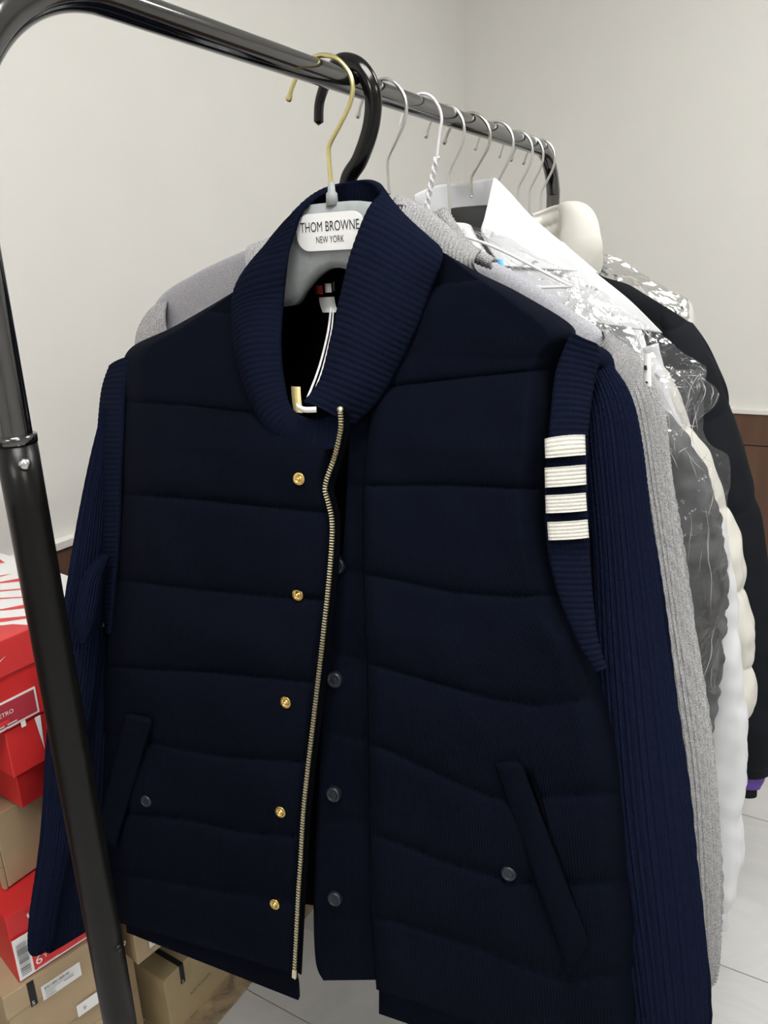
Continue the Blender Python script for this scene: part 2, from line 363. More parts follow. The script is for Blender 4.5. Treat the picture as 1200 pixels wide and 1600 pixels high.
# ------------------------------------------------------------------ clothes rack
RX, RZ, RY0, RY1 = -.51, 1.5535, .338, 1.53
def rack():
    t = thing('clothes_rack', 'glossy black steel clothes rack carrying the row of hangers', 'clothes rack', (RX, (RY0+RY1)/2, 0))
    b = .135; pts = [(RX, RY0, 1.225), (RX, RY0, 1.30)]
    for a in np.linspace(0, 90, 12): pts.append((RX, RY0+b-b*math.cos(math.radians(a)), RZ-b+b*math.sin(math.radians(a))))
    b2 = .085
    for y in np.linspace(RY0+b+.05, RY1-b2-.05, 10): pts.append((RX, y, RZ))
    for a in np.linspace(90, 0, 12): pts.append((RX, RY1-b2+b2*math.cos(math.radians(a)), RZ-b2+b2*math.sin(math.radians(a))))
    pts.append((RX, RY1, 1.225))
    rod('top_rail', pts, .0125, M_black, t, 260, 32, flat=(1, 0, 0))
    for y in (RY0, RY1):
        upr = rod('upright', [(RX, y, z) for z in np.linspace(.09, 1.243, 8)], .0146, M_post, t, 20, 32, flat=(1, 0, 0))
        sweep('collar_joint', [(RX, y, z) for z in (1.2415, 1.2475)], [.0152]*2, [.0152]*2, M_black, t, 3, 32, flat=(1, 0, 0))
        lathe('lock_button', [(0, .004), (.003, .0035), (.0045, .001), (.0045, 0)], (RX+.0135, y-.005, 1.228), (1, -.35, 0), M_plug, upr, 14)
        for zz in (.66, .78): lathe('screw', [(0, .002), (.003, .0015), (.0035, 0)], (RX+.0146, y+.002, zz), (1, 0, 0), M_post, upr, 12)
        fbar = rod('foot_bar', [(RX-.24, y, .075), (RX, y, .075), (RX+.24, y, .075)], .0146, M_post, t, 12, 24)
        for s in (-1, 1):
            lathe('caster', [(0, -.012), (.026, -.012), (.028, -.006), (.028, .006), (.026, .012), (0, .012)], (RX+s*.22, y, .03), (0, 1, 0), M_mplastic, fbar, 24)
rack()
# ------------------------------------------------------------------ hangers
HK = np.array([(-.040, -.019), (-.033, -.006), (-.019, .0085), (.001, .0150), (.021, .0105), (.036, -.003), (.0415, -.018), (.037, -.035), (.022, -.055), (.0105, -.069), (.0075, -.078), (.008, -.095), (.009, -.112)])
def hookpath(Y, sx=1.0, dx=0, lean=0.0, extra=0):
    p = HK.copy(); p[:, 0] *= sx; p[-1, 1] -= extra
    return np.array([(RX+a+dx, Y+lean*min(b, 0), RZ+b) for a, b in p])
def hbody(name, Y, cx, z0, half, plate, mat, parent, drop=.085, th=.006, ph=.06, n=60, tilt=0.0, arch=.012):
    """hanger shoulders: a centre plate of half width `plate` easing into sloping arms"""
    u = np.linspace(-half, half, n); a = np.clip((np.abs(u)-plate)/(half-plate), 0, 1)
    top = z0-drop*a**.8-.006*np.clip(np.abs(u)/plate, 0, 1)**4
    hgt = ph*(1-a)**2.2+.022*(1-(1-a)**2.2)*(1-.35*a)
    arch = arch*np.cos(np.clip(np.abs(u)/plate, 0, 1)*math.pi/2)
    bot = top-hgt+arch
    v = np.linspace(0, 1, 9)[:, None]
    Z = top[None]*(1-v)+bot[None]*v
    P = np.stack([cx+u[None]+0*v, Y+0*Z-th*np.sin(v*math.pi)**.5+tilt*u[None], Z], -1)
    N = np.zeros_like(P); N[..., 1] = -1
    return solid(name, P, th*2, mat, parent, N)
def hanger(label, Y, mat, bodymat, sx=1.0, r=.0021, half=.13, plate=.03, ph=.05, dx=0, z0=None, neck=None, group='wire hook hangers further along the rail', extra=0, tilt=0, drop=.12, arch=.012):
    t = thing('clothes_hanger', label, 'hanger', (RX+dx, Y, RZ), group)
    pth = hookpath(Y, sx, dx, extra=extra); hk = rod('hook', pth, r, mat, t, 90, 14)
    lathe('hook_tip', [(0, .0045), (r*1.2, .0035), (r*1.5, 0), (r*1.2, -.003)], pth[0], pth[0]-pth[1], mat, hk, 14)
    e = pth[-1]
    if neck: lathe('neck_ferrule', [(0, .004), (.0038, .004), (.0042, -.005), (.0062, -.007), (.0068, -.019), (0, -.019)], e, (0, 0, 1), neck, t, 18)
    hbody('shoulder_bar', Y, e[0], e[2]-.012 if z0 is None else z0, half, plate, bodymat, t, ph=ph, tilt=tilt, drop=drop, arch=arch)
    return t, e
TILT = .10
gh, ge = hanger('frosted grey plastic hanger with a gold hook and white name plate', .755, M_brass, M_gplastic, 1.0, .0025, .17, .056, .098, neck=M_gplastic, group='hangers at the front of the rail', z0=RZ-.128, arch=.03, drop=.13)
def nameplate():
    c = atY(512, 362, .7475); hw, hh = .0445, .0195; n = 10; out = []
    for cxs, czs, a0 in ((1, 1, 0), (-1, 1, 90), (-1, -1, 180), (1, -1, 270)):
        for a in np.linspace(a0, a0+90, n): out.append((cxs*(hw-.017)+.017*math.cos(math.radians(a)), czs*(hh-.017)+.017*math.sin(math.radians(a))))
    out = np.array(out); k = len(out); x0 = RX+.010
    f = np.array([(x0+a, .7455, c[2]+b) for a, b in out]); b_ = f+[0, .004, 0]
    pl = mesh('name_plate', np.r_[f, b_], [list(range(k))[::-1]][:1]+[list(range(k, 2*k))]+[[i, (i+1) % k, k+(i+1) % k, k+i] for i in range(k)], M_paper, gh, smooth=False)
    pl['label'] = 'white rounded name plate with black lettering'
    text('lettering', 'THOM BROWNE', .0150, (x0, .7455, c[2]+.0005), (1, 0, 0), (0, 0, 1), M_ink, pl, 'CENTER', .69)
    text('lettering', 'NEW YORK', .0102, (x0, .7455, c[2]-.0115), (1, 0, 0), (0, 0, 1), M_ink, pl, 'CENTER', .69)
nameplate()
def black_hanger():
    Y = .818
    t = thing('clothes_hanger', 'thick glossy black plastic hanger right behind the gold hook', 'hanger', (RX, Y, RZ), 'hangers at the front of the rail')
    p = [(-.042, -.034), (-.0385, -.012), (-.024, .012), (.002, .0235), (.028, .014), (.044, -.012), (.041, -.045), (.024, -.078), (.006, -.098), (.0, -.125)]
    w = [.0062, .0062, .0072, .0085, .0092, .0092, .0092, .009, .009, .009]
    V = np.array([(RX-.014+a*(1 if a < 0 else .95)+.01*(a < 0), Y, RZ+b) for a, b in p])
    def flat_(a, s, P): return .0012*np.sign(np.sin(2*a))*np.abs(np.sin(2*a))**2
    sweep('hook', V, np.array(w)*1.0, [.0075]*len(p), M_bplastic, t, 90, 24, fn=flat_, close=.004)
    hbody('shoulder_bar', Y+.035, RX-.016, RZ-.155, .11, .03, M_bplastic, t, ph=.05, th=.008)
black_hanger()
hanger('silver hook hanger holding the grey knit vest', .885, M_silver, M_mplastic, .82, .0021, .13, .03, .05)
def wire_hanger():
    Y = .985
    t = thing('clothes_hanger', 'white coated wire hanger with a twisted neck', 'hanger', (RX, Y, RZ), 'wire hook hangers further along the rail')
    p = hookpath(Y, .75); p = np.r_[p[:8], [[RX+.0235, Y, RZ-.062]]]; e = p[-1]
    base = np.array([RX+.008, Y, RZ-.118])
    rod('hook', np.r_[p, [e*.9+base*.1]], .0019, M_whitewire, t, 80, 12)
    s = np.linspace(0, 1, 40)
    ax = e*(1-s[:, None])+base*s[:, None]
    for ph in (0, math.pi):
        q = ax+np.stack([.0026*np.cos(s*17+ph), .0026*np.sin(s*17+ph), 0*s], -1); rod('twisted_wire', q, .0018, M_whitewire, t, 120, 10)
    for sg in (-1, 1): rod('shoulder_wire', [base, base+[sg*.02, 0, -.03], base+[sg*.1, 0, -.06], base+[sg*.2, 0, -.11]], .0019, M_whitewire, t, 30, 10)
    rod('bottom_wire', [base+[-.2, 0, -.11], base+[0, 0, -.112], base+[.2, 0, -.11]], .0019, M_whitewire, t, 12, 10)
wire_hanger()
hanger('silver hook hanger with a white plastic body wrapped in film', 1.075, M_silver, M_wplastic, .72, .0022, .13, .03, .05, dx=-.008, extra=.014)
hanger('nickel hook hanger with a wide charcoal body inside the white collar', 1.145, M_nickel, M_mplastic, .9, .0023, .14, .055, .085, dx=-.006, extra=-.012)
hanger('silver hook hanger just behind the white shirt collar', 1.235, M_silver, M_bplastic, .78, .0022, .13, .03, .05)
hanger('silver hook hanger, third from the far end of the rail', 1.345, M_silver, M_bplastic, .72, .0021, .11, .03, .05, dx=-.006)
hanger('silver hook hanger, second from the far end of the rail', 1.405, M_silver, M_bplastic, .72, .0021, .11, .03, .05, dx=-.008)
hanger('silver hook hanger nearest the far end of the rail', 1.462, M_silver, M_bplastic, .72, .0021, .11, .03, .05, dx=-.006)
# ------------------------------------------------------------------ navy quilted vest
def Yv(px, py):
    c = np.interp(py, [380, 470, 560, 700, 1000, 1560], [.748, .730, .715, .678, .638, .605])
    k = np.interp(py, [380, 560, 1000, 1560], [.03, .085, .10, .13])
    return c+k*(np.asarray(px)-540)/1000
def seamfield(px, py, seams, cap=150):
    ys = []
    for s in seams:
        s = np.array(s, float); ys.append(np.interp(px, s[:, 0], s[:, 1]))
    ys = np.sort(np.stack(ys), 0)
    a = np.full(px.shape, -1e9); b = np.full(px.shape, 1e9)
    for y in ys:
        a = np.where(y <= py, np.maximum(a, y), a); b = np.where(y > py, np.minimum(b, y), b)
    a = np.where(a < -1e8, b-cap, a); b = np.where(b > 1e8, a+cap, b)
    t = np.clip((py-a)/np.maximum(b-a, 1), 0, 1)
    return t
def quilt(px, py, seams):
    t = seamfield(px, py, seams); return np.clip(4*t*(1-t), 0, 1)**.32
def Ys(px, py, seams, puff=.013):
    a, b = np.array([float(px)]), np.array([float(py)])
    return float((Yv(a, b)-puff*quilt(a, b, seams)-.0035*wob(a/60, b/60, 1, 3))[0])
vest = thing('quilted_vest', 'navy quilted knit vest with brass zip and white armhole stripes on the front hanger', 'vest', (RX, .70, .45))
SEAM_L = [[(150, 624), (190, 627), (300, 634), (400, 646), (540, 660)], [(150, 768), (185, 771), (300, 779), (400, 790), (520, 802)], [(150, 900), (180, 905), (300, 920), (420, 932), (520, 938)],
          [(140, 1035), (160, 1041), (220, 1045), (330, 1050), (430, 1060), (500, 1068)], [(140, 1145), (235, 1160), (290, 1172), (360, 1183), (490, 1192)], [(140, 1262), (215, 1272), (300, 1281), (380, 1300), (490, 1308)],
          [(140, 1352), (195, 1366), (300, 1382), (370, 1395), (480, 1412)]]
SEAM_R = [[(540, 620), (600, 605), (730, 590), (862, 576), (960, 570)], [(540, 758), (570, 759), (700, 758), (850, 765), (960, 768)], [(540, 893), (570, 897), (640, 910), (710, 926), (800, 932), (870, 930), (960, 928)],
          [(540, 1028), (580, 1038), (680, 1066), (770, 1092), (840, 1103), (915, 1094), (990, 1085)], [(560, 1160), (600, 1168), (660, 1197), (760, 1243), (800, 1248), (850, 1245), (930, 1240), (1000, 1236)],
          [(560, 1300), (600, 1308), (690, 1345), (800, 1377), (900, 1382), (1000, 1380)], [(560, 1430), (620, 1440), (740, 1478), (830, 1515), (880, 1532), (930, 1524), (1000, 1520)]]
def vpanel(name, L, R, seams, nv, nu, puff=.013, side=None, th=.011, off=0.0):
    L = cat(L, nv); R = cat(R, nv); u = np.linspace(0, 1, nu); G = L[:, None]*(1-u[None, :, None])+R[:, None]*u[None, :, None]
    px, py = G[..., 0], G[..., 1]
    Y = Yv(px, py)+off
    uu = u[None]
    if side == 'L': Y = Y+.055*np.clip(1-uu/.16, 0, 1)**2+0*py
    if side == 'R': Y = Y+.055*np.clip((uu-.84)/.16, 0, 1)**2+0*py
    q = quilt(px, py, seams)
    e = np.clip(np.minimum(uu, 1-uu)/.05, 0, 1)**.5
    Y = Y-puff*q*e-.0035*wob(px/60, py/60, 1, 3)*e-.0016*wob(px/22, py/22, 1, 5)*q
    P = atY(px, py, Y)
    return solid(name, P, th, M_navy, vest, uv=arcuv(P))
vpanel('front_panel',
       [(374, 450), (330, 477), (268, 512), (204, 544), (190, 585), (188, 650), (187, 720), (185, 800), (180, 880), (168, 960), (158, 1040), (152, 1120), (150, 1220), (154, 1330), (166, 1436)],
       [(380, 452), (376, 480), (378, 515), (390, 560), (420, 625), (470, 665), (524, 682), (512, 745), (518, 815), (515, 905), (505, 1000), (493, 1095), (480, 1210), (470, 1330), (463, 1524)],
       SEAM_L, 420, 150, side='L')
vpanel('front_panel',
       [(687, 394), (668, 440), (640, 500), (610, 560), (585, 625), (573, 690), (568, 760), (567, 850), (569, 950), (573, 1050), (575, 1150), (577, 1280), (579, 1420), (588, 1546)],
       [(694, 395), (748, 426), (818, 461), (897, 513), (880, 548), (866, 590), (857, 680), (852, 760), (858, 850), (884, 940), (925, 1020), (975, 1200), (1005, 1420), (1020, 1690)],
       SEAM_R, 420, 170, side='R')
vpanel('hem_band', [(196, 1440), (198, 1457)], [(462, 1516), (466, 1563)], [[(0, 1380), (900, 1390)]], 14, 60, .002, th=.006, off=.012)
vpanel('hem_band', [(592, 1535), (592, 1560), (592, 1584)], [(1010, 1660), (1012, 1690), (1014, 1730)], [[(0, 1380), (900, 1390)]], 14, 60, .002, th=.006, off=.014)
PLK = [[(450, 1012), (510, 1018), (570, 1031), (600, 1036)], [(450, 1136), (497, 1140), (570, 1156), (600, 1160)], [(450, 1277), (495, 1280), (575, 1286), (600, 1288)], [(450, 890), (535, 893), (600, 900)], [(450, 758), (600, 760)]]
vpanel('placket', [(545, 670), (541, 760), (533, 870), (512, 1000), (504, 1110), (495, 1250), (490, 1400), (493, 1500), (505, 1532)],
       [(590, 640), (578, 760), (576, 850), (578, 1000), (582, 1100), (585, 1250), (588, 1400), (592, 1500), (592, 1531)], PLK, 200, 40, .006, th=.006, off=.012)
# back panel seen through the open front
def backp():
    L = cat([(470, 345), (385, 470), (235, 560), (200, 650), (195, 900), (190, 1200), (240, 1385)], 80); R = cat([(560, 340), (690, 420), (890, 545), (900, 640), (920, 900), (945, 1200), (960, 1470)], 80)
    u = np.linspace(0, 1, 70)[None, :, None]; G = L[:, None]*(1-u)+R[:, None]*u; px, py = G[..., 0], G[..., 1]
    Y = np.interp(py, [320, 450, 700, 1000, 1500], [.80, .815, .80, .765, .72])+.06*(px-540)/1000-.05*np.abs(2*u[..., 0]-1)**6+.004*wob(px/80, py/80, 1, 9)
    solid('back_panel', atY(px, py, Y), .01, M_inner, vest)
backp()
def ribsheet(name, T, B, nr, per, nt, amp, mat, parent, bulge=.02, th=.004, Yoff=0, out=CAM, yb=None, wavy=0.0, fold=.0, bdir=None):
    """ribbed band: T and B are matching edge curves (3-D), ribs run from T to B"""
    ns = nr*per
    d = np.linalg.norm(np.diff((T+B)/2, axis=0), axis=1); k = len(T)
    # resample evenly by length
    Td = cat(T, 600); Bd = cat(B, 600); s = np.r_[0, np.cumsum(np.linalg.norm(np.diff((Td+Bd)/2, axis=0), axis=1))]; s /= s[-1]
    q = np.linspace(0, 1, ns)
    Td = np.stack([np.interp(q, s, Td[:, c]) for c in range(3)], 1); Bd = np.stack([np.interp(q, s, Bd[:, c]) for c in range(3)], 1)
    v = np.linspace(0, 1, nt)[None, :, None]
    P = Td[:, None]*(1-v)+Bd[:, None]*v
    N = normals(P, out)
    if bdir is not None: N = N*np.sign(np.sum(N*bdir[:, None] if bdir.ndim == 2 else N*bdir, -1, keepdims=True))
    vv = v[..., 0]
    b = bulge if np.isscalar(bulge) else np.interp(q, np.linspace(0, 1, len(bulge)), bulge)[:, None]
    prof = np.sin(vv*math.pi)**.8
    ph = 2*math.pi*nr*(q[:, None]+wavy*np.sin(vv*5+q[:, None]*9))
    rib = amp*(np.abs(np.cos(ph/2))**.7)*(.35+.65*np.clip(np.minimum(vv, 1-vv)/.05, 0, 1))
    Pm = P+N*(b*prof)[..., None]
    N2 = normals(Pm); N2 *= np.sign(np.sum(N2*N, -1, keepdims=True))
    P2 = Pm+N2*(rib)[..., None]
    return solid(name, P2, th, mat, parent, N2)
# collar
def collar():
    st = [  # T (x, y, Y or offset) , B
        ((530, 644, None), (527, 700, None)), ((492, 655, None), (480, 704, None)), ((458, 640, None), (425, 680, None)), ((446, 600, None), (392, 628, None)), ((440, 540, None), (370, 560, None)),
        ((444, 470, .715), (362, 492, None)), ((450, 410, .722), (368, 450, None)), ((459, 354, .732), (398, 410, .745)), ((472, 318, .745), (434, 372, .765)), ((508, 293, .780), (480, 385, .80)),
        ((556, 282, .795), (560, 385, .805)), ((584, 282, .788), (640, 368, .79)), ((598, 296, .764), (680, 382, .762)), ((574, 328, .738), (692, 402, None)), ((548, 395, .716), (672, 455, None)),
        ((532, 460, .702), (650, 515, None)), ((516, 530, .684), (622, 575, None)), ((500, 592, .668), (592, 625, None)), ((474, 628, .650), (556, 662, None))]
    def r(p, o): return atY(p[0], p[1], Yv(p[0], p[1])-o if p[2] is None else p[2])
    T = np.array([r(a, .022) for a, b in st]); B = np.array([r(b, .014) for a, b in st])
    bl = [.0, .004, .01, .016, .02, .018, .014, .006, .0, .0, .0, .0, -.006, .003, .016, .022, .024, .02, .012]
    cen = atY(510, 420, .77)
    Tc = (T+B)/2; dirs = Tc-cen; dirs[:, 2] *= .2
    Td = cat(dirs, 600); Tm = cat(Tc, 600); s = np.r_[0, np.cumsum(np.linalg.norm(np.diff(Tm, axis=0), axis=1))]; s /= s[-1]
    nr, per = 112, 6; q = np.linspace(0, 1, nr*per); dq = np.stack([np.interp(q, s, Td[:, c]) for c in range(3)], 1)
    ribsheet('collar', T, B, nr, per, 34, .0016, M_navyrib, vest, bl, .007, bdir=dq, wavy=.0006)
collar()
# armhole bands
def band(name, Lp, Rp, nr, mat, parent, Yl, Yr, bulge=.006, amp=.0014):
    T = np.array([atY(x, y, Yv(x, y)+Yl) for x, y in Lp]); B = np.array([atY(x, y, Yv(x, y)+Yr) for x, y in Rp])
    return ribsheet(name, T, B, nr, 6, 14, amp, mat, parent, bulge, .006)
band('armhole_trim', [(893, 519), (880, 545), (866, 590), (857, 680), (851, 760), (854, 850), (872, 930), (903, 1005), (930, 1050)],
     [(934, 540), (938, 562), (928, 600), (919, 680), (918, 760), (921, 850), (926, 930), (934, 1000), (945, 1040)], 55, M_navyrib, vest, .0, .012)
band('armhole_trim', [(170, 574), (158, 612), (151, 690), (147, 770), (143, 860), (150, 920), (168, 985)],
     [(206, 556), (194, 610), (190, 690), (187, 770), (184, 860), (178, 920), (172, 990)], 52, M_navyrib, vest, .05, .03, .004)
def backloop():
    T = np.array([atY(*p) for p in [(928, 538, .79), (944, 545, .80), (956, 560, .81), (959, 600, .825)]]); B = np.array([atY(*p) for p in [(925, 566, .775), (938, 574, .785), (946, 588, .80), (950, 612, .815)]])
    ribsheet('armhole_trim', T, B, 12, 6, 10, .0013, M_navyrib, vest, .004, .005)
backloop()
for q in ([(851, 686), (914, 680), (915, 711), (852, 716)], [(851, 731), (915, 726), (916, 757), (852, 762)], [(852, 774), (915, 770), (917, 798), (853, 802)], [(855, 816), (918, 812), (920, 840), (857, 844)]):
    T = np.array([atY(x, y, Yv(x, y)-.0095) for x, y in (q[0], ((q[0][0]+q[3][0])/2, (q[0][1]+q[3][1])/2), q[3])]); B = np.array([atY(x, y, Yv(x, y)+.0015) for x, y in (q[1], ((q[1][0]+q[2][0])/2, (q[1][1]+q[2][1])/2), q[2])])
    o = ribsheet('white_stripe', T, B, 5, 8, 12, .0013, M_white, vest, .0055, .004); o['label'] = 'ivory knitted stripe'
# pocket welts
def vq(name, pts, off, th, mat, n=14, m=30, wav=.002):
    a = np.array(pts, float); v = np.linspace(0, 1, m)[:, None, None]; u = np.linspace(0, 1, n)[None, :, None]
    G = (a[0]*(1-u)+a[1]*u)*(1-v)+(a[3]*(1-u)+a[2]*u)*v
    px, py = G[..., 0], G[..., 1]; e = np.sin(u[..., 0]*math.pi)**.5
    return solid(name, atY(px, py, Yv(px, py)-off-.004*e+wav*wob(px/50, py/50, 1, 11)), th, mat, vest)
vq('pocket_welt', [(773, 1195), (816, 1193), (921, 1474), (887, 1521)], .016, .008, M_navy)
vq('pocket_gap_shade', [(820, 1200), (834, 1206), (906, 1436), (898, 1440)], .010, .006, M_inner)  # dark strip paints the shade of the pocket gap; nothing is cut open
vq('pocket_welt', [(196, 1116), (238, 1128), (180, 1326), (150, 1300)], .016, .008, M_navy)
# zip
ZP = [(532, 641), (533, 665), (529, 690), (521, 720), (512, 745), (508, 765), (513, 785), (519, 815), (518, 860), (513, 920), (507, 975), (501, 1030), (494, 1090), (487, 1150), (480, 1210), (474, 1270), (470, 1340), (466, 1400), (463, 1460), (460, 1520)]
def zipper():
    z = cat(ZP, 400); d = np.r_[0, np.cumsum(np.linalg.norm(np.diff(z, axis=0), axis=1))]
    n = 205; q = np.linspace(0, d[-1], n); z2 = np.stack([np.interp(q, d, z[:, c]) for c in range(2)], 1)
    C = atY(z2[:, 0], z2[:, 1], Yv(z2[:, 0], z2[:, 1])-np.interp(z2[:, 1], [640, 665, 720, 760], [.047, .040, .020, .0155]))
    T = np.gradient(C, axis=0); T /= np.linalg.norm(T, axis=1, keepdims=True)
    V, Fc = [], []
    sdir = np.cross(T, [0, -1, 0]); sdir /= np.linalg.norm(sdir, axis=1, keepdims=True); wd = np.cross(sdir, T)
    for i in range(n):
        ax = np.array([sdir[i], T[i], wd[i]]); v, f = boxv((-.0023, -.0007, -.0012), (.0025, .0007, .0012), ax)
        k = len(V)*8; V.append(v+C[i]); Fc += [[a+k for a in g] for g in f]
    o = mesh('zip_teeth', np.concatenate(V), Fc, M_zip, vest, smooth=False); o['kind'] = 'stuff'; o['label'] = 'pale brass zip teeth'
    P = C[:, None]+sdir[:, None]*np.linspace(-.009, .002, 4)[None, :, None]+np.array([0, .002, 0]); solid('zip_tape', P, .0012, M_inner, vest)
    e = C[-1]; V, f = boxv((-.0026, -.008, -.0014), (.0026, .004, .0014), np.array([sdir[-1], T[-1], wd[-1]]), e-T[-1]*(-.004)); mesh('zip_pin', V, f, M_zip, vest, smooth=False)
    lathe('zip_stop', [(0, .002), (.003, .001), (.003, -.002), (0, -.002)], C[0]+[0, -.001, .001], (0, -1, .2), M_zip, vest, 12)
zipper()
def stud(px, py, r=.0068):
    c = atY(px, py, Ys(px, py, SEAM_L)-.001); o = lathe('snap_stud', [(0, .0052), (.0012, .005), (.0022, .0032), (.0026, .0012), (.0038, .0010), (.0042, .0022), (.0054, .0024), (.0062, .0016), (r, .0022), (r*1.03, .0012), (r, -.003)], c, (0.1, -1, .12), M_gold, vest, 30); o['label'] = 'gold snap stud'
for p in [(468, 748), (466, 929), (447, 1097), (439, 1268), (430, 1412)]: stud(*p)
def capn(px, py, seams, r=.0096, off=.0, ax=(.12, -1, .18), puff=.013):
    c = atY(px, py, Ys(px, py, seams, puff)-off); o = lathe('snap_cap', [(0, .0030), (r*.45, .0029), (r*.6, .0026), (r*.64, .0034), (r*.78, .0036), (r*.92, .0024), (r, .0002), (r, -.008)], c, ax, M_snap, vest, 32); o['label'] = 'navy enamelled snap cap'
for p in [(527, 884), (523, 1062), (521, 1241), (523, 1404)]: capn(*p, PLK, off=-.010, puff=.006)
capn(229, 1251, SEAM_L, .0085, .001); capn(795, 1364, SEAM_R, .0085, .001)
# tags inside the collar
def strip(name, pts, wid, mat, parent, off=(0, 0, 0), th=.0006, n=30, wdir=(1, 0, 0)):
    C = cat(np.array([atY(*p) for p in pts]), n)+np.array(off); wv = np.array(wdir, float)*wid/2
    P = np.stack([C-wv, C+wv], 1); return solid(name, P, th, mat, parent)
strip('neck_label', [(498, 446, .782), (499, 460, .782)], .010, M_tagred, vest)
strip('neck_label', [(512, 443, .782), (513, 457, .782)], .009, M_paper, vest)
strip('neck_label', [(520, 440, .781), (521, 455, .781)], .004, M_snap, vest)
strip('size_label', [(510, 464, .79), (512, 476, .785), (516, 488, .78)], .022, M_paper, vest)
strip('tag_string', [(517, 480, .77), (512, 520, .73), (498, 575, .69), (480, 622, .655)], .0026, M_paper, vest)
strip('tag_string', [(521, 482, .77), (517, 520, .73), (503, 578, .69), (487, 620, .655)], .0016, M_paper, vest)
strip('hang_tag', [(462, 604, .672), (463, 622, .668), (466, 645, .664)], .012, M_taggold, vest)
strip('care_tab', [(463, 634, .648), (475, 640, .646), (494, 640, .646)], .006, M_paper, vest, wdir=(0, 0, 1))
# ------------------------------------------------------------------ navy rib sweater behind the vest
def ribfn(nr, amp, tw=0.0, cable=.0):
    def f(a, s, P):
        ph = a*nr+tw*s
        r = amp*(np.abs(np.cos(ph/2))**.8)
        if cable: r = r*(1+cable*np.sin(s*900+np.round(ph/6.283)*2))
        return r+.0015*wob(s*30, a*2, 1, 21)
    return f
sw = thing('knit_sweater', 'navy rib knit sweater hanging right behind the quilted vest', 'sweater', (RX, .86, .45))
def slv(name, pts, mat, parent, nr, amp, n=150, k=None, depth=.8, close=.0, cable=0, fn=None, flat=(0, 1, 0)):
    """pts: (x, y, Y, half width in picture pixels)"""
    p = np.array(pts, float); C = np.array([atX(a, b, c) if c < 0 else atY(a, b, c) for a, b, c in p[:, :3]]); d = (C-CAM) @ (-RM[:, 2]); ra = p[:, 3]*d/F
    return sweep(name, C, ra, ra*depth, mat, parent, n, k or nr*5, fn=fn or ribfn(nr, amp, cable=cable), flat=flat, close=close)
slv('sleeve', [(925, 575, .80, 24), (945, 630, .79, 38), (955, 700, .785, 44), (966, 820, .775, 48), (982, 1000, .76, 58), (1000, 1200, .74, 66), (1022, 1400, .72, 68), (1044, 1600, .70, 58), (1056, 1700, .69, 50)], M_navysl, sw, 44, .0027, 200, depth=.75, cable=.15, close=.01)
slv('sleeve', [(172, 640, -.845, 12), (160, 720, -.848, 20), (146, 820, -.85, 28), (134, 920, -.85, 34), (120, 1040, -.85, 38), (104, 1180, -.848, 34), (88, 1320, -.845, 27), (70, 1420, -.845, 23), (64, 1470, -.845, 20), (62, 1486, -.845, 13)], M_navysl, sw, 36, .0016, 160, depth=.45, cable=.1, close=.006, flat=(1, 0, 0))
slv('sleeve_fold', [(165, 868, -.815, 7), (148, 900, -.815, 16), (140, 940, -.815, 20), (134, 975, -.815, 16), (128, 1005, -.815, 6)], M_navysl, sw, 22, .0016, 60, depth=.4, flat=(1, 0, 0))
def sfold():
    L = cat([(140, 980), (110, 1150), (95, 1300), (78, 1490)], 40); R = cat([(215, 980), (215, 1150), (215, 1300), (212, 1410)], 40)
    u = np.linspace(0, 1, 60)[None, :, None]; G = L[:, None]*(1-u)+R[:, None]*u; px, py = G[..., 0], G[..., 1]
    solid('body_side', atX(px, py, -.855+.02*u[..., 0]+.0015*np.cos(u[..., 0]*110)), .006, M_navyrib, sw)
sfold()
def body(name, parent, mat, L, R, Y, th, fn=None, **k): return pill(name, L, R, Y, th, mat, parent, fn=fn, **k)
body('body', sw, M_navyrib, [(515, 345), (410, 445), (245, 565), (205, 650), (200, 900), (205, 1150), (235, 1370)], [(545, 345), (690, 430), (900, 560), (935, 650), (950, 900), (965, 1150), (975, 1430)], lambda x, y: np.interp(y, [300, 600, 1000, 1450], [.845, .87, .85, .815])+.05*(x-540)/1000, .028)
# ------------------------------------------------------------------ grey knit vest / cardigan
gy = thing('grey_knit_cardigan', 'grey melange knit cardigan with pale shoulder yoke behind the navy vest', 'cardigan', (RX, .95, .4))
YG = lambda x, y: np.interp(y, [300, 500, 1000, 1500], [.905, .945, .945, .92])+.03*(np.asarray(x)-600)/1000
body('body', gy, M_lilac, [(600, 345), (440, 374), (390, 388), (300, 430), (243, 474), (226, 560), (240, 800), (250, 1100), (280, 1330)], [(625, 345), (740, 395), (810, 428), (885, 478), (952, 530), (985, 600), (1000, 800), (1005, 1100), (1010, 1400)], YG, .04, nv=90)
def grib(name, Tp, Bp, nr, amp=.0028, bulge=.012, mat=None, per=6, nt=16, th=.005):
    T = np.array([atY(*p) for p in Tp]); B = np.array([atY(*p) for p in Bp]); return ribsheet(name, T, B, nr, per, nt, amp, mat or M_grey, gy, bulge, th)
grib('collar', [(612, 318, .90), (622, 306, .91), (642, 312, .90), (668, 326, .885), (692, 345, .875), (712, 362, .868), (735, 380, .865), (752, 392, .865)],
     [(600, 400, .88), (625, 410, .875), (650, 420, .87), (675, 430, .868), (695, 438, .866), (715, 440, .864), (735, 440, .864), (750, 425, .864)], 30, bulge=.02)
grib('collar', [(700, 330, .915), (712, 350, .905), (728, 372, .895), (748, 392, .888), (775, 405, .884)], [(676, 342, .90), (690, 362, .893), (712, 386, .888), (738, 408, .884), (768, 420, .882)], 18, bulge=.008)
grib('collar', [(470, 350, .90), (445, 362, .898), (420, 372, .895), (394, 384, .89)], [(470, 440, .86), (440, 450, .855), (410, 452, .85), (386, 436, .85)], 18, bulge=.012)
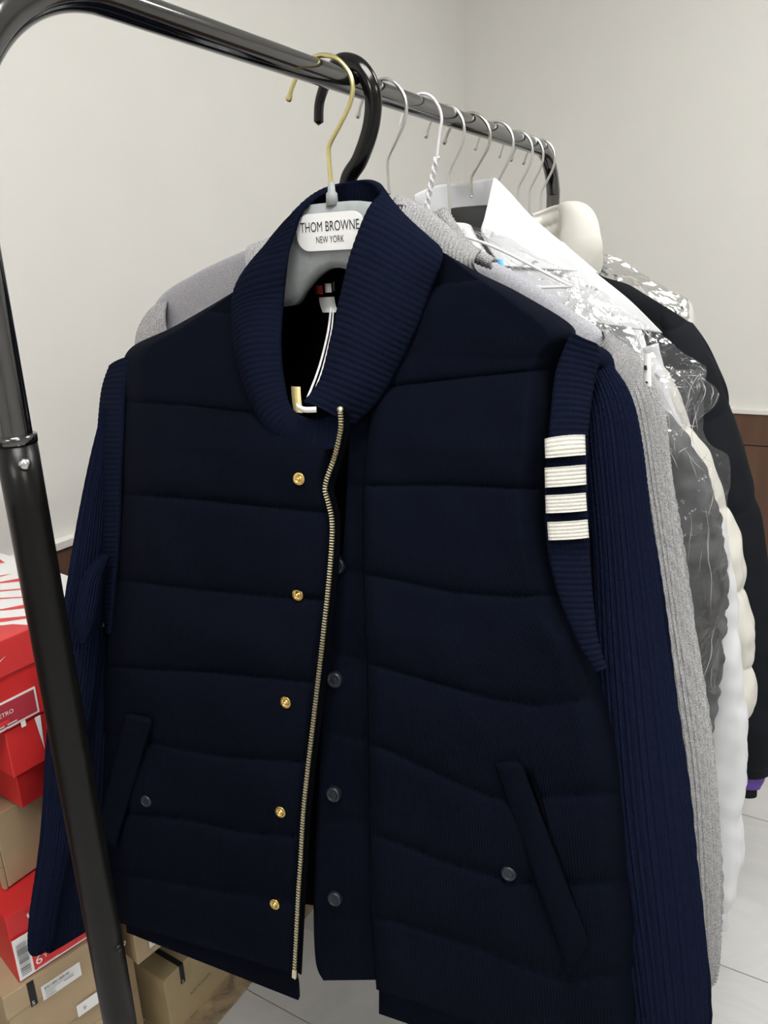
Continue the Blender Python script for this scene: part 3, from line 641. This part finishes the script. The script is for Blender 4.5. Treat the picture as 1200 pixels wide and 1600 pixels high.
grib('shoulder_trim', [(262, 470, .915), (243, 476, .91), (226, 494, .91), (214, 520, .91), (210, 560, .92)], [(262, 520, .895), (248, 540, .895), (246, 552, .895), (245, 562, .90), (246, 600, .905)], 22, bulge=.006)
grib('shoulder_trim', [(945, 520, .955), (962, 528, .95), (985, 545, .945), (1006, 566, .945), (1016, 590, .95), (1022, 620, .955)], [(920, 545, .915), (925, 590, .915), (938, 640, .915), (950, 700, .915), (965, 740, .92), (985, 760, .925)], 44, bulge=.016)
slv('sleeve', [(955, 560, .95, 35), (975, 640, .945, 55), (998, 760, .94, 48), (1018, 900, .935, 50), (1040, 1060, .925, 52), (1058, 1200, .915, 54), (1068, 1330, .905, 50), (1078, 1450, .90, 42), (1086, 1520, .895, 28), (1092, 1542, .893, 14)], M_grey, gy, 40, .0030, 200, depth=.7, cable=.35, close=.004)
o = strip('price_tag', [(1012, 553, .893), (1011, 578, .890), (1012, 604, .888)], .0085, M_paper, gy); o['label'] = 'white paper tag'
strip('tag_print', [(1008, 571, .888), (1009, 578, .8875)], .003, M_ink, gy); strip('tag_print', [(1010, 596, .886), (1011, 599, .886)], .0025, M_ink, gy)
# ------------------------------------------------------------------ grey garment on the wire hanger (only the neck shows)
gs = thing('grey_sweater', 'grey sweater on the white wire hanger, mostly hidden behind the grey cardigan', 'sweater', (RX, 1.0, .5))
body('body', gs, M_grey, [(672, 352), (560, 400), (440, 470), (390, 560), (400, 900), (420, 1250)], [(700, 350), (775, 412), (860, 475), (935, 550), (965, 900), (980, 1250)], 1.005, .025, nv=60, nu=50)
slv('sleeve', [(925, 560, 1.005, 16), (965, 650, 1.005, 24), (1005, 800, 1.005, 34), (1022, 1000, 1.0, 36), (1030, 1250, .995, 34)], M_grey, gs, 36, .0018, 120, depth=.6)
T = np.array([atY(*p) for p in [(652, 345, 1.0), (662, 332, .99), (676, 330, .975), (692, 336, .97), (706, 352, .97)]]); B = np.array([atY(*p) for p in [(650, 380, .985), (662, 380, .975), (680, 384, .965), (700, 396, .96), (716, 404, .96)]])
ribsheet('collar', T, B, 16, 6, 12, .0016, M_grey, gs, .008, .005)
o = strip('blue_tag', [(781, 405, .962), (782, 411, .960), (782, 418, .959)], .0075, M_blue, gs); o['label'] = 'small light blue size tag'
# ------------------------------------------------------------------ charcoal jacket inside the film
dj = thing('charcoal_jacket', 'charcoal nylon jacket inside clear wrapping film', 'jacket', (RX, 1.08, .45))
def wr(a, s, P): return .003*wob(s*70, a*3, 1, 31)+.0025*wob(s*160, a*6, 1, 32)
body('body', dj, M_dgrey, [(700, 372), (640, 410), (560, 470), (520, 560), (530, 900), (540, 1200)], [(720, 392), (790, 432), (890, 520), (975, 620), (1030, 800), (1035, 1180)], 1.085, .03, nv=60, nu=50)
slv('sleeve', [(975, 610, 1.085, 20), (1020, 670, 1.08, 34), (1046, 730, 1.08, 44), (1066, 800, 1.08, 52), (1080, 900, 1.08, 52), (1080, 1000, 1.075, 48), (1076, 1080, 1.075, 40), (1080, 1160, 1.07, 26), (1084, 1196, 1.07, 16)], M_dgrey, dj, 10, 0, 140, 72, depth=.6, fn=lambda a, s, P: wr(a, s, P)-.004*np.exp(-((s-.225)/.004)**2)-.004*np.exp(-((s-.335)/.004)**2))
# ------------------------------------------------------------------ white nylon jacket
wj = thing('white_jacket', 'white nylon jacket with open pointed collar on the charcoal hanger', 'jacket', (RX, 1.16, .4))
body('body', wj, M_shirt, [(735, 350), (680, 380), (600, 440), (560, 520), (580, 900), (600, 1200), (600, 1300)], [(790, 352), (860, 400), (930, 440), (1000, 510), (1025, 640), (1070, 900), (1090, 1250)], 1.19, .04, nv=60, nu=50)
def sheet(name, L, R, Y, mat, parent, th=.002, nv=40, nu=30, wv=.004, sd=40, sc=30, fn=None):
    L = cat(L, nv); R = cat(R, nv); u = np.linspace(0, 1, nu)[None, :, None]; G = L[:, None]*(1-u)+R[:, None]*u; px, py = G[..., 0], G[..., 1]
    Yg = G[..., 2]+wv*wob(px/sc, py/sc, 1, sd)
    if fn is not None: Yg = Yg+fn(px, py)
    return solid(name, atY(px, py, Yg), th, mat, parent)
# collar: left part, back, right lapel
sheet('collar', [(648, 304, 1.15), (664, 296, 1.165), (690, 288, 1.185), (725, 286, 1.195), (750, 281, 1.19), (772, 278, 1.165)], [(652, 380, 1.14), (672, 385, 1.15), (695, 385, 1.18), (725, 380, 1.19), (752, 372, 1.185), (768, 360, 1.16)], 0, M_shirt, wj, .002, 60, 20, .004, 41, 14)
sheet('collar_lapel', [(771, 278, 1.165), (764, 310, 1.14), (757, 340, 1.12), (752, 362, 1.11), (765, 390, 1.105), (785, 415, 1.10)], [(776, 279, 1.165), (800, 304, 1.16), (825, 332, 1.155), (858, 362, 1.15), (895, 392, 1.15), (935, 426, 1.15)], 0, M_shirt, wj, .003, 60, 40, .003, 42, 40)
sheet('collar_lapel', [(752, 362, 1.11), (790, 420, 1.115), (850, 470, 1.12), (905, 500, 1.125)], [(880, 378, 1.15), (930, 425, 1.15), (985, 470, 1.15), (1035, 520, 1.15)], 0, M_shirt, wj, .003, 40, 40, .004, 43, 30)
wsl = slv('sleeve', [(1000, 545, 1.18, 25), (1030, 650, 1.18, 28), (1060, 740, 1.175, 36), (1088, 830, 1.17, 44), (1104, 930, 1.165, 42), (1116, 1040, 1.16, 40), (1126, 1150, 1.155, 36), (1126, 1270, 1.15, 32), (1122, 1350, 1.145, 32), (1122, 1395, 1.14, 26), (1120, 1418, 1.138, 16)], M_shirt, wj, 10, 0, 140, 72, depth=.7, fn=lambda a, s, P: .0025*wob(s*40, a*2.5, 1, 51)+.0015*wob(s*110, a*5, 1, 52))
slv('cuff', [(1120, 1412, 1.138, 15), (1121, 1424, 1.137, 17), (1121, 1436, 1.136, 17), (1120, 1447, 1.135, 15)], M_shirt, wsl, 30, .001, 30, 180, depth=.6)
# ------------------------------------------------------------------ cream puffer
pw = thing('cream_puffer_jacket', 'cream quilted puffer jacket with stand collar behind the white jacket', 'puffer jacket', (RX, 1.3, .5))
body('body', pw, M_puffw, [(800, 372), (760, 400), (700, 450), (660, 540), (680, 900), (700, 1150)], [(860, 370), (930, 425), (985, 490), (1015, 570), (1060, 800), (1100, 1100)], 1.305, .05, nv=60, nu=50, fn=lambda G, P: .01*np.abs(np.sin(G[..., 1]/28)))
def pcollar():
    st = [((832, 334, 1.30), (838, 395, 1.28)), ((850, 330, 1.315), (850, 400, 1.31)), ((868, 322, 1.31), (872, 410, 1.31)), ((888, 326, 1.28), (880, 425, 1.275)), ((900, 345, 1.25), (876, 400, 1.255)), ((884, 385, 1.235), (868, 430, 1.235))]
    Lp = np.array([a for a, b in st], float); Rp = np.array([b for a, b in st], float)
    sheet('collar', Lp[:4], Rp[:4], 0, M_puffw, pw, .006, 50, 30, .002, 61, 14, fn=lambda x, y: -.007*np.abs(np.sin((y+x*.35)/6.5))**.6)
    P = np.array([(876, 326, 1.285, 8), (890, 334, 1.27, 20), (902, 352, 1.262, 28), (907, 378, 1.258, 32), (909, 402, 1.258, 30), (912, 428, 1.26, 25), (914, 444, 1.262, 12)])
    slv('collar_front', P, M_puffw, pw, 10, 0, 60, 48, depth=.6, fn=lambda a, s, P: .003*wob(s*60, a*2, 1, 62), close=.004)
pcollar()
def puffs(a, s, P): return .011*np.abs(np.sin(s*math.pi/.135))**.55+.0018*wob(s*90, a*5, 1, 63)+.001*wob(s*30, a*14, 1, 64)
slv('sleeve', [(1000, 560, 1.30, 18), (1045, 660, 1.30, 22), (1086, 760, 1.30, 30), (1108, 850, 1.295, 36), (1122, 940, 1.29, 36), (1133, 1030, 1.285, 34), (1142, 1090, 1.28, 27), (1144, 1122, 1.278, 12)], M_puffw, pw, 10, 0, 200, 72, depth=.8, fn=puffs, close=.008)
# ------------------------------------------------------------------ black puffer
pb = thing('black_puffer_jacket', 'black quilted puffer jacket at the far end of the rail', 'puffer jacket', (RX, 1.43, .4))
body('body', pb, M_puffb, [(850, 385), (800, 420), (760, 480), (740, 600), (760, 900), (780, 1150)], [(900, 385), (990, 434), (1055, 478), (1078, 540), (1100, 800), (1130, 1180)], 1.43, .05, nv=60, nu=50, fn=lambda G, P: .008*np.abs(np.sin(G[..., 1]/40)))
def bpuffs(a, s, P): return .006*np.abs(np.sin((s-.03*np.cos(a+1))*math.pi/.165))**.45+.002*wob(s*60, a*4, 1, 73)
bsl = slv('sleeve', [(1035, 492, 1.43, 26), (1060, 560, 1.43, 42), (1080, 640, 1.43, 52), (1106, 750, 1.425, 58), (1132, 880, 1.42, 58), (1146, 1000, 1.415, 56), (1158, 1100, 1.41, 50), (1164, 1180, 1.405, 40), (1168, 1208, 1.40, 28)], M_puffb, pb, 10, 0, 200, 80, depth=.8, fn=bpuffs, close=.01)
o = slv('lining', [(1166, 1195, 1.40, 24), (1166, 1212, 1.398, 25), (1165, 1226, 1.396, 22)], M_purple, pb, 10, 0, 14, 40, depth=.7, fn=lambda a, s, P: .002*wob(s*100, a*4, 1, 81)); o['label'] = 'purple lining edge'
slv('cuff', [(1164, 1212, 1.398, 16), (1164, 1226, 1.396, 17), (1164, 1241, 1.394, 16)], M_puffb, bsl, 24, .0006, 14, depth=.7)
# ------------------------------------------------------------------ wrapping film
GR = {}
def creases(o, n, sd, lo=.05, hi=.3, r=.0005, ang=None):
    """film pleats as pale rods, fold glints put into their colour, joined in one part"""
    P = GR[o]; nv, nu = P.shape[:2]; N = normals(P, CAM); R = random.Random(sd); V, Fc, k = [], [], 0
    for _ in range(n):
        u, v = R.random()*.9+.05, R.random()*.9+.05; a = R.uniform(*(ang or (0, 6.28))); L = R.uniform(lo, hi); bend = R.uniform(-.3, .3); q = []
        for t in np.linspace(0, 1, 14):
            x, y = u+L*t*math.cos(a+bend*t), v+L*t*math.sin(a+bend*t)
            if not (0 <= x <= 1 and 0 <= y <= 1): break
            i, j = min(int(y*(nv-1)), nv-2), min(int(x*(nu-1)), nu-2); fy, fx = y*(nv-1)-i, x*(nu-1)-j
            p = (P[i, j]*(1-fx)+P[i, j+1]*fx)*(1-fy)+(P[i+1, j]*(1-fx)+P[i+1, j+1]*fx)*fy; q.append(p+N[i, j]*.0004)
        if len(q) < 5: continue
        q = np.array(q); w_ = np.sin(np.linspace(.15, math.pi-.15, len(q)))*r*R.uniform(.5, 1.4)
        v_, f_, _u = sweep('', q, w_, w_, None, None, len(q)*2, 5, caps=False, raw=True, flat=(.3, 1, .2))
        V.append(v_); Fc += [[c+k for c in g] for g in f_]; k += len(v_)
    c = mesh('crease_glints', np.concatenate(V), Fc, M_crease, o); c['kind'] = 'stuff'; return c
def filmsheet(name, L, R, mat, parent, nv, nu, amp, sd, sc=9, fold=0):
    L = cat(L, nv); R = cat(R, nv); u = np.linspace(0, 1, nu)[None, :, None]; G = L[:, None]*(1-u)+R[:, None]*u
    P = atY(G[..., 0], G[..., 1], G[..., 2]); n = 1-np.abs(fbm(P, sc*.8, 2, sd))*2.0+.25*(1-np.abs(fbm(P, sc*4, 2, sd+3))*2)
    P[..., 1] -= amp*n; P[..., 2] += .4*amp*fbm(P, sc*1.3, 3, sd+5); P[..., 0] += .5*amp*fbm(P, sc*1.2, 3, sd+9)
    o = mesh(name, P.reshape(-1, 3), gfaces(nv, nu, flip=True), mat, parent, arcuv(P), smooth=False); GR[o] = P; return o
fb = thing('garment_bag', 'clear crinkled plastic film wrapped over the charcoal jacket', 'plastic cover', (RX, 1.06, .5))
f1 = filmsheet('shoulder_film', [(702, 352, 1.055), (735, 352, 1.055), (790, 372, 1.06), (860, 405, 1.065), (940, 455, 1.07), (1020, 512, 1.07), (1085, 560, 1.065), (1102, 572, 1.06)], [(706, 372, 1.04), (750, 402, 1.035), (810, 445, 1.03), (880, 492, 1.02), (950, 552, 1.01), (1010, 640, 1.005), (1040, 690, 1.01), (1060, 720, 1.02)], M_film, fb, 150, 90, .010, 3.1, 14)
f2 = filmsheet('sleeve_film', [(1010, 580, 1.00), (1015, 650, 1.0), (1030, 720, 1.0), (1050, 800, 1.0), (1065, 880, 1.0), (1075, 960, 1.0), (1082, 1050, 1.0)], [(1104, 572, 1.04), (1096, 640, 1.04), (1108, 690, 1.04), (1141, 715, 1.05), (1140, 800, 1.06), (1136, 920, 1.07), (1118, 1080, 1.07)], M_film, fb, 150, 70, .012, 7.7, 12)
f3 = filmsheet('loose_fold', [(1095, 588, 1.03), (1096, 610, 1.01), (1088, 635, 1.01), (1085, 660, 1.03)], [(1100, 590, 1.03), (1122, 606, 1.02), (1125, 625, 1.02), (1090, 662, 1.03)], M_film, fb, 40, 30, .008, 9.7, 18)
creases(f1, 60, 2, .05, .2, .0004); creases(f2, 26, 3, .08, .32, .00035); creases(f3, 8, 4, .2, .5, .0004)
fb2 = thing('garment_bag', 'thin clear film lying over the shoulder of the black puffer', 'plastic cover', (RX, 1.4, 1.0))
filmsheet('film', [(925, 388, 1.38), (960, 402, 1.385), (1000, 425, 1.39), (1050, 455, 1.39), (1080, 470, 1.39), (1088, 500, 1.39)], [(940, 430, 1.34), (980, 445, 1.34), (1010, 462, 1.345), (1045, 482, 1.35), (1075, 500, 1.35), (1086, 505, 1.36)], M_film2, fb2, 70, 40, .006, 13.3, 12)
fb3 = thing('garment_bag', 'end of a clear plastic bag hanging low under the vest hem', 'plastic cover', (RX, 1.0, .2))
f4 = filmsheet('film', [(500, 1420, 1.0), (502, 1500, 1.0), (512, 1545, 1.0), (540, 1590, 1.0), (560, 1640, 1.0)], [(720, 1420, 1.02), (720, 1500, 1.02), (720, 1560, 1.02), (725, 1620, 1.02), (730, 1680, 1.02)], M_film2, fb3, 70, 50, .02, 17.3, 9)
creases(f4, 70, 6, .05, .25, .0006)
# ------------------------------------------------------------------ shoe boxes
def frame(phi):
    a = math.radians(phi); return np.array([[math.sin(a), math.cos(a), 0], [-math.cos(a), math.sin(a), 0], [0, 0, 1.0]])
def shoebox(label, corner, phi, L, D, H, mat, lid=.045, lidmat=None, group='stacked shoe boxes', over=.003, name='shoe_box'):
    ax = frame(phi); org = np.array(corner, float)
    t = thing(name, label, 'box', org+ax[0]*L/2+ax[1]*D/2, group)
    box('box_body', (over, over, 0), (L-over, D-over, H-.004), mat, t, ax, org, bev=.0012)
    if lid: box('lid', (0, 0, H-lid), (L, D, H), lidmat or mat, t, ax, org, bev=.0015)
    return t, ax, org, L
def onface(b, name, u0, z0, u1, z1, mat, lift=.0006, d=.0006, parent=None):
    t, ax, org, L = b; return box(name, (u0, -lift-d, z0), (u1, -lift+d*.2, z1), mat, parent or t, ax, org)
def facetext(b, s, size, u, z, mat, parent=None, sq=1.0, lift=.0018, rot=False):
    t, ax, org, L = b; o = org+ax[0]*u+ax[2]*z-ax[1]*lift
    a0, a1 = (ax[2], -ax[0]) if rot else (ax[0], ax[2])
    return text('lettering', s, size, o, a0, a1, mat, parent or t, squeeze=sq, lift=0)
def facepoly(b, name, pts, mat, lift=.0016, parent=None):
    t, ax, org, L = b; V = np.array([org+ax[0]*u+ax[2]*z-ax[1]*lift for u, z in pts]); return mesh(name, V, [list(range(len(pts)))], mat, parent or t, smooth=False)
def rects(b, name, rs, mat, lift=.0016, parent=None):
    t, ax, org, L = b; V, Fc = [], []
    for (u0, z0, u1, z1) in rs:
        k = len(V); V += [org+ax[0]*u+ax[2]*z-ax[1]*lift for u, z in ((u0, z0), (u1, z0), (u1, z1), (u0, z1))]; Fc.append([k, k+1, k+2, k+3])
    o = mesh(name, V, Fc, mat, parent or t, smooth=False); o['kind'] = 'stuff'; return o
def bars(u0, z0, u1, z1, n, vert=True, seed=1):
    r = random.Random(seed); out = []; a = u0 if vert else z0; e = u1 if vert else z1; st = (e-a)/n
    for i in range(n):
        w_ = st*r.choice([.25, .4, .6, .75]); out.append((a+i*st, z0, a+i*st+w_, z1) if vert else (u0, a+i*st, u1, a+i*st+w_))
    return out
SW = [(0, .30), (.06, .10), (.2, .0), (.38, .05), (1.0, .42), (.42, .2), (.26, .165), (.16, .19), (.10, .30), (.10, .42)]
# lower stack
c6 = atX(28, 1540, -.93)
zA = c6[2]
bA = shoebox('kraft shoe box with white stickers and black tab under the red box', atX(5, 1568, -.93)*[1, 1, 0]+[0, 0, zA-.122], 13, .182, .33, .122, M_kraft, .042)
b6 = shoebox('red shoe box with white size label resting on the kraft shoe box', (c6[0], c6[1], zA), 13, .19, .31, .122, M_red, .0)
bB = shoebox('kraft shoe box at the lower front of the stack beneath the stickered one', (c6[0]-.006, c6[1]-.02, zA-.122*2), 11, .16, .33, .122, M_kraft, .042)
bC = shoebox('kraft shoe box on the floor at the bottom of the stack', (c6[0]-.004, c6[1]-.02, 0), 9, .16, .33, zA-.244, M_kraft, .042)
# label on the red box
f = [(.0, .006), (.145, .006), (.145, .083), (.0, .083)]
onface(b6, 'size_label', .004, .005, .136, .078, M_paper, .0003)
lb = onface(b6, 'size_label', .026, .008, .133, .075, M_red, .0008)
rects(b6, 'barcode', bars(.0075, .012, .022, .070, 16, False, 3), M_bwhite, .0022)
facetext(b6, '6', .022, .0285, .015, M_paper, lb); facetext(b6, 'Y', .011, .041, .019, M_paper, lb)
rects(b6, 'label_print', [(.066, .012, .086, .0185)], M_redlid, .0022)
rects(b6, 'label_print', [(.03, .0095, .062, .0102), (.085, .036, .093, .038), (.095, .036, .101, .038), (.085, .032, .093, .034), (.095, .032, .101, .034), (.082, .052, .092, .054), (.106, .028, .112, .035)], M_paper, .0022)
facepoly(b6, 'logo', [(.030+a*.03, .098+b*.03) for a, b in SW], M_paper); facetext(b6, 'NIKE', .014, .036, .106, M_paper)
# stickers on the kraft box
onface(bA, 'sticker', .052, .074, .112, .100, M_paper); rects(bA, 'barcode', bars(.056, .092, .095, .097, 26, True, 5), M_bwhite, .0022)
rects(bA, 'label_print', [(.056, .088, .1, .0888), (.056, .084, .072, .0848), (.056, .080, .07, .0808), (.085, .0845, .1, .086), (.056, .077, .072, .0778)], M_bwhite, .0022)
onface(bA, 'tab', .034, .077, .044, .122, M_ink); facetext(bA, 'S', .010, .0355, .080, M_paper)
def alx(b, u, z, w_=.05, h=.062):
    st = onface(b, 'sticker', u, z, u+w_, z+h, M_paper); onface(b, 'label_header', u+.004, z+h-.014, u+w_-.002, z+h-.003, M_ink, .0012, parent=st)
    facetext(b, 'ALX MCQ', .0105, u+.006, z+h-.0125, M_paper, st, lift=.003)
    rects(b, 'barcode', bars(u+.006, z+.026, u+w_-.006, z+.044, 20, True, 7), M_bwhite, .0022, st); rects(b, 'barcode', bars(u+.006, z+.005, u+w_-.006, z+.021, 20, True, 8), M_bwhite, .0022, st)
alx(bA, .134, .028, .044)
onface(bA, 'sticker', .095, .002, .175, .024, M_paper); facetext(bA, '9', .011, .104, .008, M_bwhite); rects(bA, 'barcode', bars(.138, .005, .170, .021, 16, True, 9), M_bwhite, .0022)
# box to the right of the post
e0 = atX(150, 1545, -.95)
o_ = bA[2]+bA[1][0]*.2; dC = atX(222, 1498, o_[0]+.01)
bD = shoebox('kraft shoe box with a black topped sticker right of the rack post', (o_[0], o_[1], dC[2]-.02), 8, .085, .22, .12, M_kraft, .0)
alx(bD, .026, .018, .044, .066)
bDs = shoebox('kraft shoe box carrying the black topped sticker box', (o_[0]-.10, o_[1]+.005, 0), 8, .06, .12, dC[2]-.02, M_kraft, .04)
# tan box on the floor
tb = atZ(256, 1534, .14)
bT = shoebox('tan kraft box on the floor with a dark tape and black lettering', (tb[0], tb[1], 0), 1.5, .30, .20, .14, M_kraft2, .036)
onface(bT, 'tape', .036, .098, .046, .141, M_ink); t_, ax_, og_, L_ = bT; box('tape', (.036, 0, .1402), (.046, .075, .1412), M_ink, t_, ax_, og_)
facetext(bT, 'S', .009, .0375, .1005, M_paper); facetext(bT, 'ALEX MCQUEEN', .0085, .052, .056, M_ink, sq=.85)
onface(bT, 'sticker', .175, .085, .2, .125, M_paper)
# upper stack
zE = zA+.122
cE = atZ(13, 1390, zE)
bE = shoebox('plain kraft box with a torn corner flap between two red boxes', cE, 2, .20, .30, .128, M_kraft, .0)
ax = bE[1]; box('corner_flap', (-.006, .004, .038), (.0016, .016, .10), M_kraft, bE[0], ax, bE[2]); box('corner_flap', (-.003, .003, .0), (.0013, .012, .036), M_kraft, bE[0], ax, bE[2])
z4 = zE+.128; c4 = atZ(34, 1266, z4)
b4 = shoebox('red shoe box on the plain kraft box with its corner forward', c4, 3, .2, .30, .085, M_red, .0)
z3 = z4+.085; c3 = atX(15, 1192, -.905)
b3 = shoebox('red shoe box with a white pointed stripe under the labelled red box', (c3[0], c3[1], z3), 4, .2, .30, .075, M_red, .0)
facepoly(b3, 'white_stripe', [(.044, .074), (.053, .074), (.050, .02)], M_paper)
z2 = z3+.075
p2 = atX(30, 1135, -.895)
b2 = shoebox('topmost red shoe box with big white lettering on the lid and label', (p2[0]-.012, p2[1]-.19, z2), 2.5, .31, .33, .128, M_red, .05, M_redlid, over=.004)
def topdetails():
    t, ax, org, L = b2; zt = z2+.128
    def uv(px, py, z): P = atZ(px, py, z)-org; return float(P @ ax[0]), float(P @ ax[1])
    def tp(name, pts, mat, lift): 
        V = np.array([atZ(x, y, zt) for x, y in pts]); V[:, 2] = zt+lift; return mesh(name, V, [list(range(len(pts)))][::1], mat, t, smooth=False)
    tp('lid_print', [(-60, 842), (0, 864), (24, 872), (60, 884), (120, 905), (130, 935), (110, 960), (45, 977), (20, 975.5), (-60, 985)], M_paper, .0004)
    for q in ([(-40, 856), (0, 874.5), (8, 880), (0, 880.5), (-40, 880)], [(-40, 903), (0, 900), (19, 897), (0, 902), (-40, 906)], [(-40, 911), (0, 910), (31, 904), (45, 902), (45, 908), (32, 909), (0, 912), (-40, 915)],
              [(-40, 926), (0, 923), (34, 920), (50, 919), (50, 920.5), (0, 925), (-40, 929)], [(-40, 938), (0, 935), (37, 933), (50, 932), (50, 933.5), (0, 937), (-40, 941)],
              [(-40, 958), (0, 953), (40, 945), (60, 941), (60, 949), (40, 951), (0, 955), (-40, 960)], [(-40, 972), (0, 967), (43, 963), (60, 961), (60, 965), (43, 967), (0, 973), (-40, 980)]):
        tp('lid_print', q, M_redlid, .0008)
    fp = lambda px, py: (lambda P: (float(P @ ax[0]), float(P @ ax[2])))(atplane(px, py)-org)
    n = ax[1]
    def atplane(px, py):
        d = rays(px, py); return CAM+d*float((org-CAM) @ n/(d @ n))
    u0, zA_ = fp(0, 1095); u1, z1 = fp(54, 1074); u2, zB = fp(59, 1116)
    lo, hi = min(zB, .01), z1
    onface(b2, 'size_label', u1-.17, .004, u1+.002, hi, M_paper, -.003); onface(b2, 'size_label', u1-.167, .007, u1-.001, hi-.003, M_reddark, -.0024)
    facetext(b2, 'LOW RETRO', .0085, u1-.083, hi-.020, M_paper, lift=-.0005); 
    rects(b2, 'label_print', [(u1-.06, hi-.034, u1-.05, hi-.0325), (u1-.046, hi-.034, u1-.032, hi-.0325), (u1-.06, hi-.039, u1-.05, hi-.0375), (u1-.046, hi-.039, u1-.032, hi-.0375), (u1-.08, hi-.027, u1-.062, hi-.0255), (u1-.028, hi-.048, u1-.021, hi-.039)], M_paper, -.0005)
    rects(b2, 'label_print', [(u1-.062, .011, u1-.042, .018)], M_redlid, -.0005)
    s = fp(9, 1024); facepoly(b2, 'logo', [(s[0]-.06+a*.06, s[1]-.022+b*.052) for a, b in SW], M_paper, .0008)
topdetails()
mt = tag(box('stone_pattern_mat', (-.995, .55, .0005), (-.868, 1.35, .004), M_rug, None, bev=.001), 'brown and black marbled mat strip lying beside the tan box', 'mat')
